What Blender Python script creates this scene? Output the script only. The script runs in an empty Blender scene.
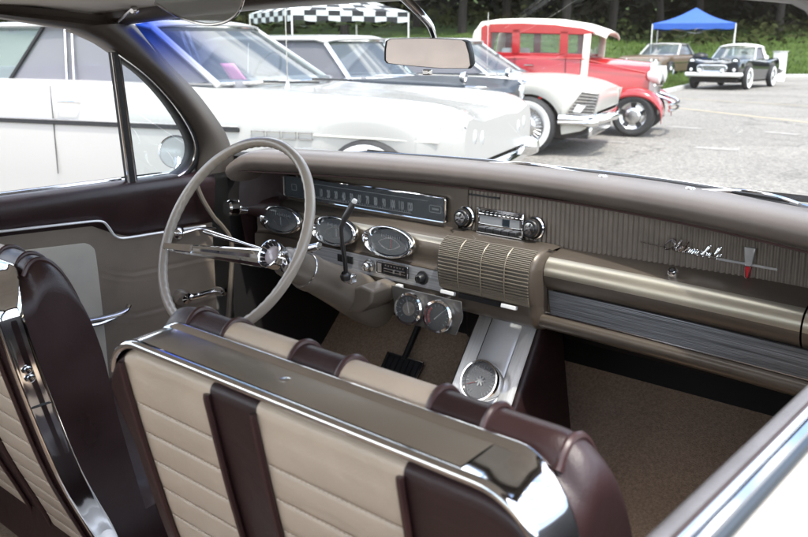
import bpy, math, random
from math import sin, cos, pi, radians, sqrt, atan2, tan
from mathutils import Vector, Matrix
random.seed(7)
S = bpy.context.scene
COL = S.collection

# ------------------------------------------------------------------ viewpoint (used to read positions off as metric points)
F_PX, CX, CY = 850.0, 404.0, 268.5
PITCH, YAW = radians(14.65), radians(41.0)
CAM = Vector((1.03, 0.0, 1.27))
RV = Vector((cos(YAW), sin(YAW), 0)); FV = Vector((-sin(YAW), cos(YAW), 0))

def at(px, py, x=None, y=None, z=None):
    u = px - CX; v = py - CY
    f = F_PX*cos(PITCH) - v*sin(PITCH); d = F_PX*sin(PITCH) + v*cos(PITCH)
    r = Vector((u*cos(YAW) - f*sin(YAW), f*cos(YAW) + u*sin(YAW), -d))
    if x is not None: t = (x - CAM.x)/r.x
    elif y is not None: t = (y - CAM.y)/r.y
    else: t = (z - CAM.z)/r.z
    return CAM + r*t

def world_rf(r, f, z=0.0):
    p = CAM + RV*r + FV*f; p.z = z
    return p

# ------------------------------------------------------------------ materials
def nt(name):
    m = bpy.data.materials.new(name); m.use_nodes = True
    t = m.node_tree; t.nodes.clear()
    o = t.nodes.new('ShaderNodeOutputMaterial')
    return m, t, o

def mat(name, col, rough=.5, metal=0.0, var=.12, vscale=6.0, bump=0.0, bscale=200.0, coat=0.0, spec=.5, rvar=0.0, detail=4, crease=0.0):
    m, t, o = nt(name)
    b = t.nodes.new('ShaderNodeBsdfPrincipled'); t.links.new(b.outputs[0], o.inputs[0])
    b.inputs['Roughness'].default_value = rough; b.inputs['Metallic'].default_value = metal
    b.inputs['Specular IOR Level'].default_value = spec
    b.inputs['Coat Weight'].default_value = coat; b.inputs['Coat Roughness'].default_value = .06
    tc = t.nodes.new('ShaderNodeTexCoord')
    n = t.nodes.new('ShaderNodeTexNoise'); n.inputs['Scale'].default_value = vscale; n.inputs['Detail'].default_value = detail
    t.links.new(tc.outputs['Object'], n.inputs['Vector'])
    r = t.nodes.new('ShaderNodeMapRange')
    r.inputs['From Min'].default_value = .3; r.inputs['From Max'].default_value = .7
    r.inputs['To Min'].default_value = 1-var; r.inputs['To Max'].default_value = 1+var
    t.links.new(n.outputs['Fac'], r.inputs['Value'])
    mx = t.nodes.new('ShaderNodeMix'); mx.data_type = 'RGBA'; mx.blend_type = 'MULTIPLY'; mx.inputs['Factor'].default_value = 1
    mx.inputs['A'].default_value = (*col, 1)
    t.links.new(r.outputs[0], mx.inputs['B'])
    t.links.new(mx.outputs['Result'], b.inputs['Base Color'])
    if rvar:
        r2 = t.nodes.new('ShaderNodeMapRange')
        r2.inputs['From Min'].default_value = .3; r2.inputs['From Max'].default_value = .7
        r2.inputs['To Min'].default_value = max(0, rough-rvar); r2.inputs['To Max'].default_value = rough+rvar
        t.links.new(n.outputs['Fac'], r2.inputs['Value']); t.links.new(r2.outputs[0], b.inputs['Roughness'])
    if bump:
        n2 = t.nodes.new('ShaderNodeTexNoise'); n2.inputs['Scale'].default_value = bscale; n2.inputs['Detail'].default_value = 3
        t.links.new(tc.outputs['Object'], n2.inputs['Vector'])
        bp = t.nodes.new('ShaderNodeBump'); bp.inputs['Strength'].default_value = bump; bp.inputs['Distance'].default_value = .004
        t.links.new(n2.outputs['Fac'], bp.inputs['Height']); t.links.new(bp.outputs[0], b.inputs['Normal'])
        if crease:                       # soft dents and puckers of stretched hide
            n3 = t.nodes.new('ShaderNodeTexNoise'); n3.inputs['Scale'].default_value = 13; n3.inputs['Detail'].default_value = 4; n3.inputs['Distortion'].default_value = .8
            t.links.new(tc.outputs['Object'], n3.inputs['Vector'])
            b3 = t.nodes.new('ShaderNodeBump'); b3.inputs['Strength'].default_value = crease; b3.inputs['Distance'].default_value = .02
            t.links.new(n3.outputs['Fac'], b3.inputs['Height']); t.links.new(b3.outputs[0], bp.inputs['Normal'])
    return m

def brushed(name, col, rough=.3, axis='Z', scale=260, amount=.25, metal=.9):
    """brushed or finely lined metal: noise stretched along one axis"""
    m, t, o = nt(name)
    b = t.nodes.new('ShaderNodeBsdfPrincipled'); t.links.new(b.outputs[0], o.inputs[0])
    b.inputs['Metallic'].default_value = metal; b.inputs['Roughness'].default_value = rough
    tc = t.nodes.new('ShaderNodeTexCoord'); mp = t.nodes.new('ShaderNodeMapping')
    sc = {'X': (scale, 6, 6), 'Y': (6, scale, 6), 'Z': (4, 4, scale)}[axis]
    mp.inputs['Scale'].default_value = sc
    n = t.nodes.new('ShaderNodeTexNoise'); n.inputs['Scale'].default_value = 1.0; n.inputs['Detail'].default_value = 5
    t.links.new(tc.outputs['Object'], mp.inputs[0]); t.links.new(mp.outputs[0], n.inputs['Vector'])
    r = t.nodes.new('ShaderNodeMapRange'); r.inputs['From Min'].default_value = .3; r.inputs['From Max'].default_value = .7
    r.inputs['To Min'].default_value = 1-amount; r.inputs['To Max'].default_value = 1+amount
    t.links.new(n.outputs['Fac'], r.inputs['Value'])
    mx = t.nodes.new('ShaderNodeMix'); mx.data_type = 'RGBA'; mx.blend_type = 'MULTIPLY'; mx.inputs['Factor'].default_value = 1
    mx.inputs['A'].default_value = (*col, 1); t.links.new(r.outputs[0], mx.inputs['B'])
    t.links.new(mx.outputs['Result'], b.inputs['Base Color'])
    bp = t.nodes.new('ShaderNodeBump'); bp.inputs['Strength'].default_value = .35; bp.inputs['Distance'].default_value = .001
    t.links.new(n.outputs['Fac'], bp.inputs['Height']); t.links.new(bp.outputs[0], b.inputs['Normal'])
    return m

def glass(name, tint=(.9,.95,.94), refl=1.0, haze=0.0, band=None, hazecol=(.8,.85,.88)):
    m, t, o = nt(name)
    tr = t.nodes.new('ShaderNodeBsdfTransparent'); tr.inputs[0].default_value = (*tint, 1)
    gl = t.nodes.new('ShaderNodeBsdfGlossy'); gl.inputs['Roughness'].default_value = .02
    fr = t.nodes.new('ShaderNodeFresnel'); fr.inputs['IOR'].default_value = 1.45
    mu = t.nodes.new('ShaderNodeMath'); mu.operation = 'MULTIPLY'; mu.inputs[1].default_value = refl; mu.use_clamp = True
    t.links.new(fr.outputs[0], mu.inputs[0])
    mx = t.nodes.new('ShaderNodeMixShader'); t.links.new(mu.outputs[0], mx.inputs[0])
    t.links.new(tr.outputs[0], mx.inputs[1]); t.links.new(gl.outputs[0], mx.inputs[2])
    last = mx
    if haze:
        df = t.nodes.new('ShaderNodeBsdfDiffuse'); df.inputs[0].default_value = (*hazecol, 1)
        m2 = t.nodes.new('ShaderNodeMixShader'); m2.inputs[0].default_value = haze
        t.links.new(mx.outputs[0], m2.inputs[1]); t.links.new(df.outputs[0], m2.inputs[2]); last = m2
    if band:
        # shaded tint along the upper corners of the screen
        tc = t.nodes.new('ShaderNodeTexCoord'); sx = t.nodes.new('ShaderNodeSeparateXYZ'); t.links.new(tc.outputs['Object'], sx.inputs[0])
        rz = t.nodes.new('ShaderNodeMapRange'); rz.interpolation_type = 'SMOOTHSTEP'
        rz.inputs['From Min'].default_value = band[0]; rz.inputs['From Max'].default_value = band[1]
        t.links.new(sx.outputs['Z'], rz.inputs['Value'])
        ab = t.nodes.new('ShaderNodeMath'); ab.operation = 'MULTIPLY'; ab.inputs[1].default_value = -1; t.links.new(sx.outputs['X'], ab.inputs[0])
        rx = t.nodes.new('ShaderNodeMapRange'); rx.interpolation_type = 'SMOOTHSTEP'
        rx.inputs['From Min'].default_value = band[2]; rx.inputs['From Max'].default_value = band[3]
        t.links.new(ab.outputs[0], rx.inputs['Value'])
        mm = t.nodes.new('ShaderNodeMath'); mm.operation = 'MULTIPLY'
        t.links.new(rz.outputs[0], mm.inputs[0]); t.links.new(rx.outputs[0], mm.inputs[1])
        cm = t.nodes.new('ShaderNodeMix'); cm.data_type = 'RGBA'
        cm.inputs['A'].default_value = (*tint, 1); cm.inputs['B'].default_value = (.02, .09, .62, 1)
        t.links.new(mm.outputs[0], cm.inputs['Factor']); t.links.new(cm.outputs['Result'], tr.inputs[0])
    t.links.new(last.outputs[0], o.inputs[0])
    return m

M = {}
M['brown'] = mat('oxblood_vinyl', (.026,.0118,.0120), .36, var=.25, vscale=9, bump=.16, bscale=700, rvar=.09, crease=.11)
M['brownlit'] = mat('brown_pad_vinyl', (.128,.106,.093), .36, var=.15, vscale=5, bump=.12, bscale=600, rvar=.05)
M['piping'] = mat('piping_vinyl', (.042,.019,.018), .35, var=.1)
M['cream'] = mat('cream_vinyl', (.52,.42,.32), .42, var=.09, vscale=7, bump=.14, bscale=650, rvar=.08, crease=.22)
M['stitch'] = mat('cream_thread', (.66,.57,.46), .7)
M['taupe'] = mat('taupe_metal_paint', (.115,.093,.073), .34, metal=.35, var=.08, rvar=.05)
M['taupedull'] = mat('taupe_vinyl', (.235,.19,.15), .5, var=.1, vscale=12, bump=.15, bscale=500)
M['gold'] = mat('champagne_metal_paint', (.46,.415,.33), .30, metal=.75, var=.06, rvar=.05)
M['wheelplastic'] = mat('taupe_wheel_plastic', (.36,.315,.265), .24, var=.06, coat=.3)
M['column'] = mat('taupe_column_paint', (.165,.138,.11), .33, var=.08, coat=.15)
M['chrome'] = mat('chrome', (.80,.80,.80), .06, metal=1.0, var=.05, vscale=20, rvar=.03)
M['chromesoft'] = mat('worn_chrome', (.68,.67,.66), .16, metal=1.0, var=.08, vscale=30, rvar=.05)
M['aluX'] = brushed('brushed_aluminium', (.58,.59,.61), .34, 'Z', 340, .25, metal=.6)
M['strip'] = brushed('ribbed_trim_metal', (.19,.195,.205), .30, 'Z', 900, .6)
M['aluwhite'] = brushed('ribbed_white_aluminium', (.95,.95,.94), .34, 'X', 420, .10, metal=.55)
M['alubright'] = mat('aluminium_painted_shine', (.95,.955,.96), .22, metal=.15, var=.05)  # near-white base paints the bright reflections on console plate and door strip
M['silver'] = mat('silver_badge_metal', (.50,.50,.50), .2, metal=.45, var=.12, vscale=60)
M['black'] = mat('black_plastic', (.012,.012,.013), .4, var=.2)
M['rubber'] = mat('black_rubber', (.014,.014,.015), .55, var=.25, vscale=20)
M['navy'] = mat('navy_dial', (.020,.029,.038), .16, var=.15)
M['dialtext'] = mat('pale_dial_paint', (.42,.45,.47), .5)
M['white'] = mat('white_enamel', (.78,.78,.77), .35, var=.04)
M['red'] = mat('red_enamel', (.55,.02,.03), .3, var=.1)
M['palepink'] = mat('pale_horn_emblem', (.50,.44,.46), .12, var=.1, coat=.6)
M['greyinsert'] = mat('grey_door_cloth', (.60,.555,.48), .6, var=.06, vscale=14, bump=.2, bscale=900)
M['headliner'] = mat('headliner_cloth', (.74,.71,.66), .8, var=.06, vscale=10, bump=.2, bscale=900)
M['pillar'] = mat('dark_taupe_trim', (.085,.072,.062), .38, var=.12, rvar=.06, metal=.2)
M['capgrey'] = mat('satin_seat_cap', (.92,.87,.80), .13, metal=1.0, var=.06, rvar=.04)
M['sillskylit'] = mat('skylit_sill_vinyl', (.13,.125,.13), .4, var=.14, vscale=20, bump=.25, bscale=420)  # grey base paints skylight onto what is dark brown vinyl
M['carpet'] = mat('brown_carpet', (.48,.355,.26), .95, var=.22, vscale=170, bump=1.0, bscale=420, spec=.1, detail=10)
M['darkmat'] = mat('painted_dark_shade', (.013,.011,.011), .7, var=.2)  # near-black base paints the shade under the dash and inside wheel arches
M['whitepaint'] = mat('white_car_paint', (.41,.402,.378), .22, var=.02, vscale=1.5, coat=.5)
M['creampaint'] = mat('cream_car_paint', (.60,.58,.52), .22, var=.02, coat=.5)
M['mirror'] = mat('mirror_glass', (.86,.84,.83), .05, metal=1.0, var=.02)
M['screen'] = glass('windscreen_glass', (.93,.96,.95), .025, haze=.045, band=(1.16,1.30,.55,.70), hazecol=(.9,.92,.92))  # diffuse haze paints the pale reflection veiling the screen
M['vent'] = glass('vent_glass', (.90,.95,.95), .8, haze=.05)
M['carglass'] = glass('car_glass', (.74,.80,.81), .16, haze=.10, hazecol=(.42,.46,.48))
M['sideglass'] = glass('side_glass_reflection_grey', (.42,.44,.48), .5, haze=.55, hazecol=(.27,.27,.30))  # flat grey haze and tint paint a reflection into the side windows
M['dialglass'] = glass('dial_glass', (.95,.95,.95), 1.0, haze=.06)  # haze paints a faint reflection over the dials
M['gaugeglass'] = glass('oval_gauge_glass', (.95,.95,.95), 1.0, haze=.11, hazecol=(.75,.78,.80))  # stronger haze paints the lighter reflections over the oval dials
M['tachglass'] = glass('tach_glass', (.95,.95,.95), .35, haze=.05)
M['visor'] = glass('smoked_plastic', (.52,.55,.55), 1.0, haze=.5, hazecol=(.62,.65,.65))

# ------------------------------------------------------------------ mesh builder
class MB:
    def __init__(s): s.v = []; s.f = []; s.m = []
    def add(s, vs, fs, mi=0):
        o = len(s.v); s.v += [tuple(p) for p in vs]
        for f in fs: s.f.append([o+i for i in f]); s.m.append(mi)
        return o
    def grid(s, rows, mi=0, cu=False, cv=False):
        n = len(rows[0]); R = len(rows); o = len(s.v)
        for r in rows: s.v += [tuple(p) for p in r]
        for i in range(R if cu else R-1):
            for j in range(n if cv else n-1):
                a = o+i*n+j; b = o+i*n+(j+1) % n; c = o+((i+1) % R)*n+(j+1) % n; d = o+((i+1) % R)*n+j
                s.f.append([a,b,c,d]); s.m.append(mi(i,j) if callable(mi) else mi)
        return s
    def poly(s, pts, mi=0):
        s.add(pts, [list(range(len(pts)))], mi); return s
    def prism(s, pts, d, mi=0):
        """closed outline pts pushed along vector d"""
        n = len(pts); d = Vector(d); a = [Vector(p) for p in pts]; b = [p+d for p in a]
        o = s.add(a+b, [], mi)
        s.f.append([o+i for i in range(n)][::-1]); s.m.append(mi)
        s.f.append([o+n+i for i in range(n)]); s.m.append(mi)
        for i in range(n):
            j = (i+1) % n; s.f.append([o+i,o+j,o+n+j,o+n+i]); s.m.append(mi)
        return s
    def box(s, c, size, rot=None, mi=0):
        c = Vector(c); h = [q/2 for q in size]; rot = rot or Matrix.Identity(3)
        vs = [c + rot @ Vector((sx*h[0], sy*h[1], sz*h[2])) for sx in (-1,1) for sy in (-1,1) for sz in (-1,1)]
        s.add(vs, [[0,1,3,2],[4,6,7,5],[0,4,5,1],[2,3,7,6],[0,2,6,4],[1,5,7,3]], mi); return s
    def tube(s, path, r, n=10, closed=False, cap=True, mi=0, flat=1.0, up=None):
        P = [Vector(p) for p in path]; R = len(P); rows = []; prev = None
        for i, p in enumerate(P):
            if closed: t = P[(i+1) % R]-P[(i-1) % R]
            else: t = P[min(i+1,R-1)]-P[max(i-1,0)]
            t.normalize()
            if up is not None: nrm = Vector(up); nrm = nrm - t*nrm.dot(t)
            elif prev is None:
                a = Vector((0,0,1)) if abs(t.z) < .9 else Vector((1,0,0)); nrm = a - t*a.dot(t)
            else: nrm = prev - t*prev.dot(t)
            nrm.normalize(); prev = nrm; bn = t.cross(nrm)
            rr = r[i] if isinstance(r, (list,tuple)) else r
            rows.append([p + nrm*(rr*flat*cos(2*pi*k/n)) + bn*(rr*sin(2*pi*k/n)) for k in range(n)])
        o = len(s.v); s.grid(rows, mi, cu=closed, cv=True)
        if cap and not closed:
            s.f.append([o+k for k in range(n)][::-1]); s.m.append(mi)
            s.f.append([o+(R-1)*n+k for k in range(n)]); s.m.append(mi)
        return s
    def lathe(s, prof, org, axis, n=32, mi=0, sx=1.0, sy=1.0, xdir=None):
        """prof = [(radius, height)]; may be squashed into an ellipse by sx, sy"""
        org = Vector(org); a = Vector(axis).normalized()
        if xdir is not None: u = Vector(xdir); u = (u-a*u.dot(a)).normalized()
        else:
            q = Vector((1,0,0)) if abs(a.x) < .9 else Vector((0,1,0)); u = (q-a*q.dot(a)).normalized()
        w = a.cross(u)
        rows = [[org + a*h + u*(r*sx*cos(2*pi*k/n)) + w*(r*sy*sin(2*pi*k/n)) for k in range(n)] for r, h in prof]
        s.grid(rows, mi, cv=True); return s
    def disc(s, org, axis, r, n=32, mi=0, sx=1, sy=1, xdir=None):
        o = len(s.v); s.lathe([(r,0),(r*.02,0)], org, axis, n, mi, sx, sy, xdir); return s
    def build(s, name, mats, parent=None, smooth=True, ang=38, bevel=0, seg=2, sub=0, solid=0):
        me = bpy.data.meshes.new(name); me.from_pydata(s.v, [], s.f); me.update()
        mats = mats if isinstance(mats, (list,tuple)) else [mats]
        for q in mats: me.materials.append(q)
        for p, k in zip(me.polygons, s.m): p.material_index = k; p.use_smooth = smooth
        if smooth and not sub: me.set_sharp_from_angle(angle=radians(ang))
        o = bpy.data.objects.new(name, me); COL.objects.link(o)
        if parent is not None: o.parent = parent
        if solid:
            q = o.modifiers.new('solid','SOLIDIFY'); q.thickness = solid; q.offset = 0
        if bevel:
            q = o.modifiers.new('bevel','BEVEL'); q.width = bevel; q.segments = seg; q.limit_method = 'ANGLE'; q.angle_limit = radians(35)
        if sub:
            q = o.modifiers.new('sub','SUBSURF'); q.levels = sub; q.render_levels = sub
        return o

def fix_normals(o):
    import bmesh
    b = bmesh.new(); b.from_mesh(o.data); bmesh.ops.recalc_face_normals(b, faces=b.faces); b.to_mesh(o.data); b.free()
    return o

def tag(o, label=None, cat=None, group=None, kind=None):
    if label: o['label'] = label
    if cat: o['category'] = cat
    if group: o['group'] = group
    if kind: o['kind'] = kind
    return o
def empty(name, loc=(0,0,0), rz=0.0):
    o = bpy.data.objects.new(name, None); COL.objects.link(o); o.location = loc; o.rotation_euler.z = rz
    o.empty_display_size = .3
    return o
def lin(a, b, n): return [a+(b-a)*i/(n-1) for i in range(n)]
def interp(tab, x, k=1):
    """smooth piecewise interpolation of tab = [(x, v...)]"""
    if x <= tab[0][0]: return tab[0][k]
    for a, b in zip(tab, tab[1:]):
        if x <= b[0]:
            u = (x-a[0])/(b[0]-a[0])
            return a[k]+(b[k]-a[k])*u
    return tab[-1][k]
def crv(tab, x, k=1):
    """Catmull-Rom through the table"""
    n = len(tab)
    if x <= tab[0][0]: return tab[0][k]
    if x >= tab[-1][0]: return tab[-1][k]
    for i in range(n-1):
        if x <= tab[i+1][0]:
            x0, x1 = tab[i][0], tab[i+1][0]; h = x1-x0; u = (x-x0)/h
            p0, p1 = tab[i][k], tab[i+1][k]
            m0 = (p1-tab[i-1][k])/(x1-tab[i-1][0])*h if i > 0 else p1-p0
            m1 = (tab[i+2][k]-p0)/(tab[i+2][0]-x0)*h if i+2 < n else p1-p0
            return (2*u**3-3*u*u+1)*p0 + (u**3-2*u*u+u)*m0 + (-2*u**3+3*u*u)*p1 + (u**3-u*u)*m1
def smooth_path(pts, n=6):
    P = [Vector(p) for p in pts]; out = []
    for i in range(len(P)-1):
        p0 = P[max(i-1,0)]; p1 = P[i]; p2 = P[i+1]; p3 = P[min(i+2,len(P)-1)]
        for k in range(n):
            t = k/n
            out.append(.5*((2*p1)+(p2-p0)*t+(2*p0-5*p1+4*p2-p3)*t*t+(3*p1-p0-3*p2+p3)*t**3))
    out.append(P[-1]); return out
def text_mesh(body, size, origin, xdir, up, extrude=.0006, shear=0.0, sx=1.0, align='LEFT', bold=0.0):
    """lettering as mesh data: returns (verts, faces)"""
    c = bpy.data.curves.new('lettering','FONT'); c.body = body; c.size = size; c.extrude = extrude; c.shear = shear; c.align_x = align; c.resolution_u = 3; c.offset = bold
    o = bpy.data.objects.new('lettering', c); COL.objects.link(o)
    bpy.context.view_layer.update()
    me = bpy.data.meshes.new_from_object(o.evaluated_get(bpy.context.evaluated_depsgraph_get()))
    X = Vector(xdir).normalized(); U = Vector(up); U = (U-X*U.dot(X)).normalized(); N = X.cross(U)
    vs = [Vector(origin)+X*(v.co.x*sx)+U*v.co.y+N*v.co.z for v in me.vertices]
    fs = [list(p.vertices) for p in me.polygons]
    COL.objects.unlink(o); bpy.data.objects.remove(o); bpy.data.curves.remove(c); bpy.data.meshes.remove(me)
    return vs, fs
# ================================================================== the car we look into
car = tag(empty('classic_car'), 'brown and cream bucket-seat car interior seen through its open passenger window', 'car')

def ws(x): return 1.69 - .22*x*x - .55*x**4          # foot of the windscreen
def hd(x): return 1.28 - .42*x*x                      # windscreen header
def lip(x): return 1.505 - .33*x*x                    # rear edge of the dash pad

# ---------------- dashboard pad
pad = MB(); rows = []
for x in lin(-.725, .80, 62):
    c = lip(x); w = ws(x)
    e = max(0, (-.665-x)/.06); dz = -.028*e*e          # pad rolls down at the driver's end
    pr = [(c+.085,.958),(c+.035,.960),(c+.012,.966),(c+.001,.976),(c-.006,.988),(c-.002,1.001),(c+.010,1.010),(c+.032,1.016),(c+.075,1.017),(max(c+.08,w-.05),1.008),(max(c+.09,w+.01),.992)]
    rows.append([(x, y, z+dz) for y, z in pr])
pad.grid(rows)
pad_o = pad.build('dash_pad', M['brownlit'], car, ang=80)
s = MB(); pth = [(x, lip(x)+.006, .9635) for x in lin(-.70, .79, 50)]
s.tube(pth, .0022, 6); s.build('seam', M['piping'], pad_o)

# ---------------- dashboard body
dash = MB()
YR = 1.512                                            # ribbed fascia plane
def yl(x): return 1.452 - .03*(x/.65)**2
# shelf, champagne bulge and lower lip, swept across the full width
def sweep_front(x0, x1, prof, n, mats):
    g = MB(); rows = []
    for x in lin(x0, x1, n):
        d = yl(x)-1.452
        rows.append([(x, y+d, z) for y, z, m in prof])
    g.grid(rows, lambda i, j: prof[j][2]); return g
PROF = [(1.530,.872,0),(1.512,.867,0),(1.480,.861,0),(1.462,.856,1),(1.452,.849,1),(1.446,.840,1),(1.443,.830,1),(1.443,.820,0),(1.446,.808,0),(1.452,.797,0),(1.459,.790,0),(1.464,.788,0)]
PROF2 = [(1.464,.788,0),(1.463,.736,0),(1.449,.734,0),(1.444,.728,0),(1.444,.714,0),(1.455,.704,0),(1.50,.700,0),(1.62,.705,0)]
# glove box side
gl = sweep_front(.152, .655, PROF, 30, None)
gb = gl.build('glovebox', [M['taupe'], M['gold']], car, ang=60)
gr = sweep_front(.6585, .80, PROF, 8, None); gr.build('dash_end_panel', [M['taupe'], M['gold']], car, ang=60)
lo = sweep_front(.125, .80, PROF2, 30, None)
dash.v += lo.v; dash.f += lo.f; dash.m += lo.m
# trim strip
st = MB(); rows = []
for x in lin(.166, .80, 40):
    d = yl(x)-1.452; rows.append([(x-.012*(1-k), 1.4605+d-.006*k, .786-.047*k) for k in (0,.33,.66,1)])
st.grid(rows)
sto = st.build('glovebox_trim_strip', M['strip'], car)
e = MB(); e.tube([(x, 1.4565+yl(x)-1.452, .7385) for x in lin(.152, .80, 20)], .0022, 6); e.build('lower_bead', M['chromesoft'], sto)
e = MB(); e.tube([(x, 1.4605+yl(x)-1.452, .7875) for x in lin(.166, .80, 20)], .0018, 6); e.build('upper_bead', M['black'], sto)
e = MB(); e.box((.6565, 1.4535, .763), (.0016,.012,.05)); e.build('strip_joint', M['black'], sto)
k = MB(); k.lathe([(.0005,-.013),(.007,-.013),(.0095,-.010),(.0105,-.004),(.0105,.002)], (.413,1.4655,.8635), (.0,.55,-.83), 20)
k.lathe([(.0005,-.0135),(.0035,-.0135),(.0035,-.0125)], (.413,1.4655,.8635), (.0,.55,-.83), 10, 1)
k.build('glovebox_lock', [M['chrome'], M['black']], gb)
# shelf from the radio to the driver's end: champagne ridge carrying the gauges
PROFL = [(1.540,.874,0),(1.505,.870,0),(1.485,.866,0),(1.470,.862,0),(1.458,.854,1),(1.452,.842,0),(1.449,.828,0),(1.448,.812,0),(1.449,.797,0),(1.446,.788,0),(1.438,.785,0),(1.436,.738,0),(1.434,.726,0),(1.440,.712,0),(1.50,.70,0),(1.60,.71,0)]
le = MB(); rows = []
for x in lin(-.735, -.088, 36):
    d = -.05*max(0, (-.712-x)/.03)**2
    rows.append([(x, y+d*.6, z) for y, z, m in PROFL])
le.grid(rows, lambda i, j: PROFL[j][2])
o0 = len(dash.v); dash.v += le.v; dash.f += [[i+o0 for i in f] for f in le.f]; dash.m += le.m
# fascia behind the speedometer, framing it
for (x0, x1, z0, z1) in [(-.74,-.118,.935,.966),(-.74,-.118,.870,.8795),(-.148,-.092,.8795,.935),(-.118,-.092,.935,.966)]:
    dash.box(((x0+x1)/2, 1.515, (z0+z1)/2), (x1-x0, .016, z1-z0))
# hood cheek left of the speedometer and the end of the dash
dash.grid([[(-.700,1.51,.97),(-.706,1.47,.97),(-.720,1.42,.968),(-.735,1.385,.964)],
           [(-.700,1.51,.91),(-.704,1.47,.91),(-.716,1.42,.908),(-.735,1.375,.908)],
           [(-.700,1.51,.866),(-.704,1.47,.866),(-.716,1.42,.864),(-.735,1.372,.86)]], 2)
dash.grid([[(-.735,1.385,.966),(-.745,1.40,.966),(-.75,1.7,.966)],[(-.735,1.372,.86),(-.745,1.39,.86),(-.75,1.7,.86)],[(-.735,1.40,.70),(-.745,1.42,.70),(-.75,1.7,.70)]], 2)
dash_o = dash.build('dashboard', [M['taupe'], M['gold'], M['brown']], car, ang=50)

# ribbed fascia (fine upright ribs)
rf = MB(); rows = []
PIT = .0108; n = int(.90/PIT)*6
for i in range(n+1):
    x = -.094 + i*PIT/6; ph = (i % 6)/6
    a = -.0042*(sin(pi*ph)**1.4)
    row = []
    for k in range(15):
        z = .866+.098*k/14
        row.append((x - .004*k/14, YR + a - .02*max(0,(x-.45)/.35)**2 + (z-.866)*.04, z))
    rows.append(row)
rf.grid(rows); rib = rf.build('ribbed_fascia', mat('ribbed_taupe_vinyl',(.15,.124,.10),.42,var=.12,vscale=30,metal=.1), car, ang=85)

# ---------------- speedometer
sp = MB(); fx0, fx1, fz0, fz1 = -.700, -.146, .8805, .9375
sp.grid([[(x, 1.503+(.0015 if False else 0), z) for x in lin(fx0, fx1, 8)] for z in (fz0, fz1)])
spo = sp.build('speedometer', M['navy'], car)
b = MB()
def rrect(x0, x1, z0, z1, y, r, n=5):
    out = []
    for cx, cz, a0 in ((x1-r,z1-r,0),(x0+r,z1-r,90),(x0+r,z0+r,180),(x1-r,z0+r,270)):
        for k in range(n+1):
            a = radians(a0+90*k/n); out.append((cx+r*cos(a), y, cz+r*sin(a)))
    return out
b.tube(rrect(fx0+.001, fx1-.001, fz0, fz1, 1.498, .008), .0028, 8, closed=True); b.build('bezel', M['chrome'], spo)
b = MB(); b.box((-.43, 1.4985, .889), (.36,.002,.0012)); b.box((-.40, 1.4985, .9245), (.40,.002,.0010)); b.box((-.62,1.4985,.905),(.0015,.002,.03))
b.build('scale_line', M['dialtext'], spo)
b = MB()
for i, v in enumerate(range(0, 125, 10)):
    x = -.585+.0275*i
    vs, fs = text_mesh(str(v), .017, (x, 1.4995, .8955), (1,0,0), (.12,0,1), .0003, sx=.66, align='CENTER', bold=.0007)
    vs = [Vector((p.x, p.y, .8955+(p.z-.8955)*1.55)) for p in vs]
    b.add(vs, fs)
for i in range(61): b.box((-.585+.0055*i, 1.4995, .8915), (.0009,.001,.0045 if i % 5 else .007))
b.build('speed_numerals', M['dialtext'], spo, smooth=False)
for x, w in ((-.178,.034),(-.66,.018)):
    b = MB(); b.tube(rrect(x-w/2, x+w/2, .9, .916, 1.4992, .002, 2), .0010, 6, closed=True); b.build('indicator_window', M['dialtext'], spo)
b = MB(); b.box((-.178,1.4995,.908),(.02,.001,.004)); b.build('indicator_bar', M['dialtext'], spo)
g = MB(); g.grid([[(fx0+.004, 1.4955, z), (fx1-.004, 1.4955, z)] for z in (fz0+.002, fz1-.002)]); g.build('cover_glass', M['dialglass'], spo)

# ---------------- three oval gauges
gx = Vector((1,0,-.012)).normalized(); gn = Vector((0,-1,.22)).normalized()
for i, (cx, cz, kind) in enumerate(((-.645,.831,0),(-.447,.829,1),(-.266,.828,2))):
    c = Vector((cx, 1.437, cz))
    m = MB()
    m.lathe([(1.02,-.006),(1.03,.004),(1.0,.010),(.95,.011),(.90,.008),(.82,-.003),(.79,-.006)], c, gn, 44, 0, .077, .036, gx)
    bz = m.build('oval_gauge', M['chrome'], car, ang=60)
    m = MB(); m.disc(c-gn*.005, gn, 1.0, 40, 0, .062, .0285, gx); m.build('dial', M['navy'], bz)
    up = gn.cross(gx)
    if up.z < 0: up = -up
    m = MB()
    pts = []
    for k in range(24):
        a = 2*pi*k/24; pts.append(c-gn*.0025+gx*(.034*cos(a)*abs(cos(a))**.15)+up*(.0135*sin(a)*abs(sin(a))**.9-.004))
    m.tube(pts, .0016, 6, closed=True); m.build('dial_surround', M['chromesoft'], bz)
    m = MB()
    for k in range(9): 
        q = c-gn*.0032+gx*(-.028+.007*k)+up*.013; m.box(q, (.0012,.001,.004 if k % 2 else .007))
    m.build('dial_mark', M['dialtext'], bz)
    m = MB(); m.disc(c+gn*.004, gn, 1.0, 40, 0, .064, .0295, gx); m.build('cover_glass', M['gaugeglass'], bz)
    m = MB(); m.box(c-gn*.0028+gx*(.005 if kind != 0 else -.004)+up*-.003, (.0028,.0015,.020)); m.build('needle', M['red'] if kind == 2 else M['dialtext'], bz)

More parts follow.
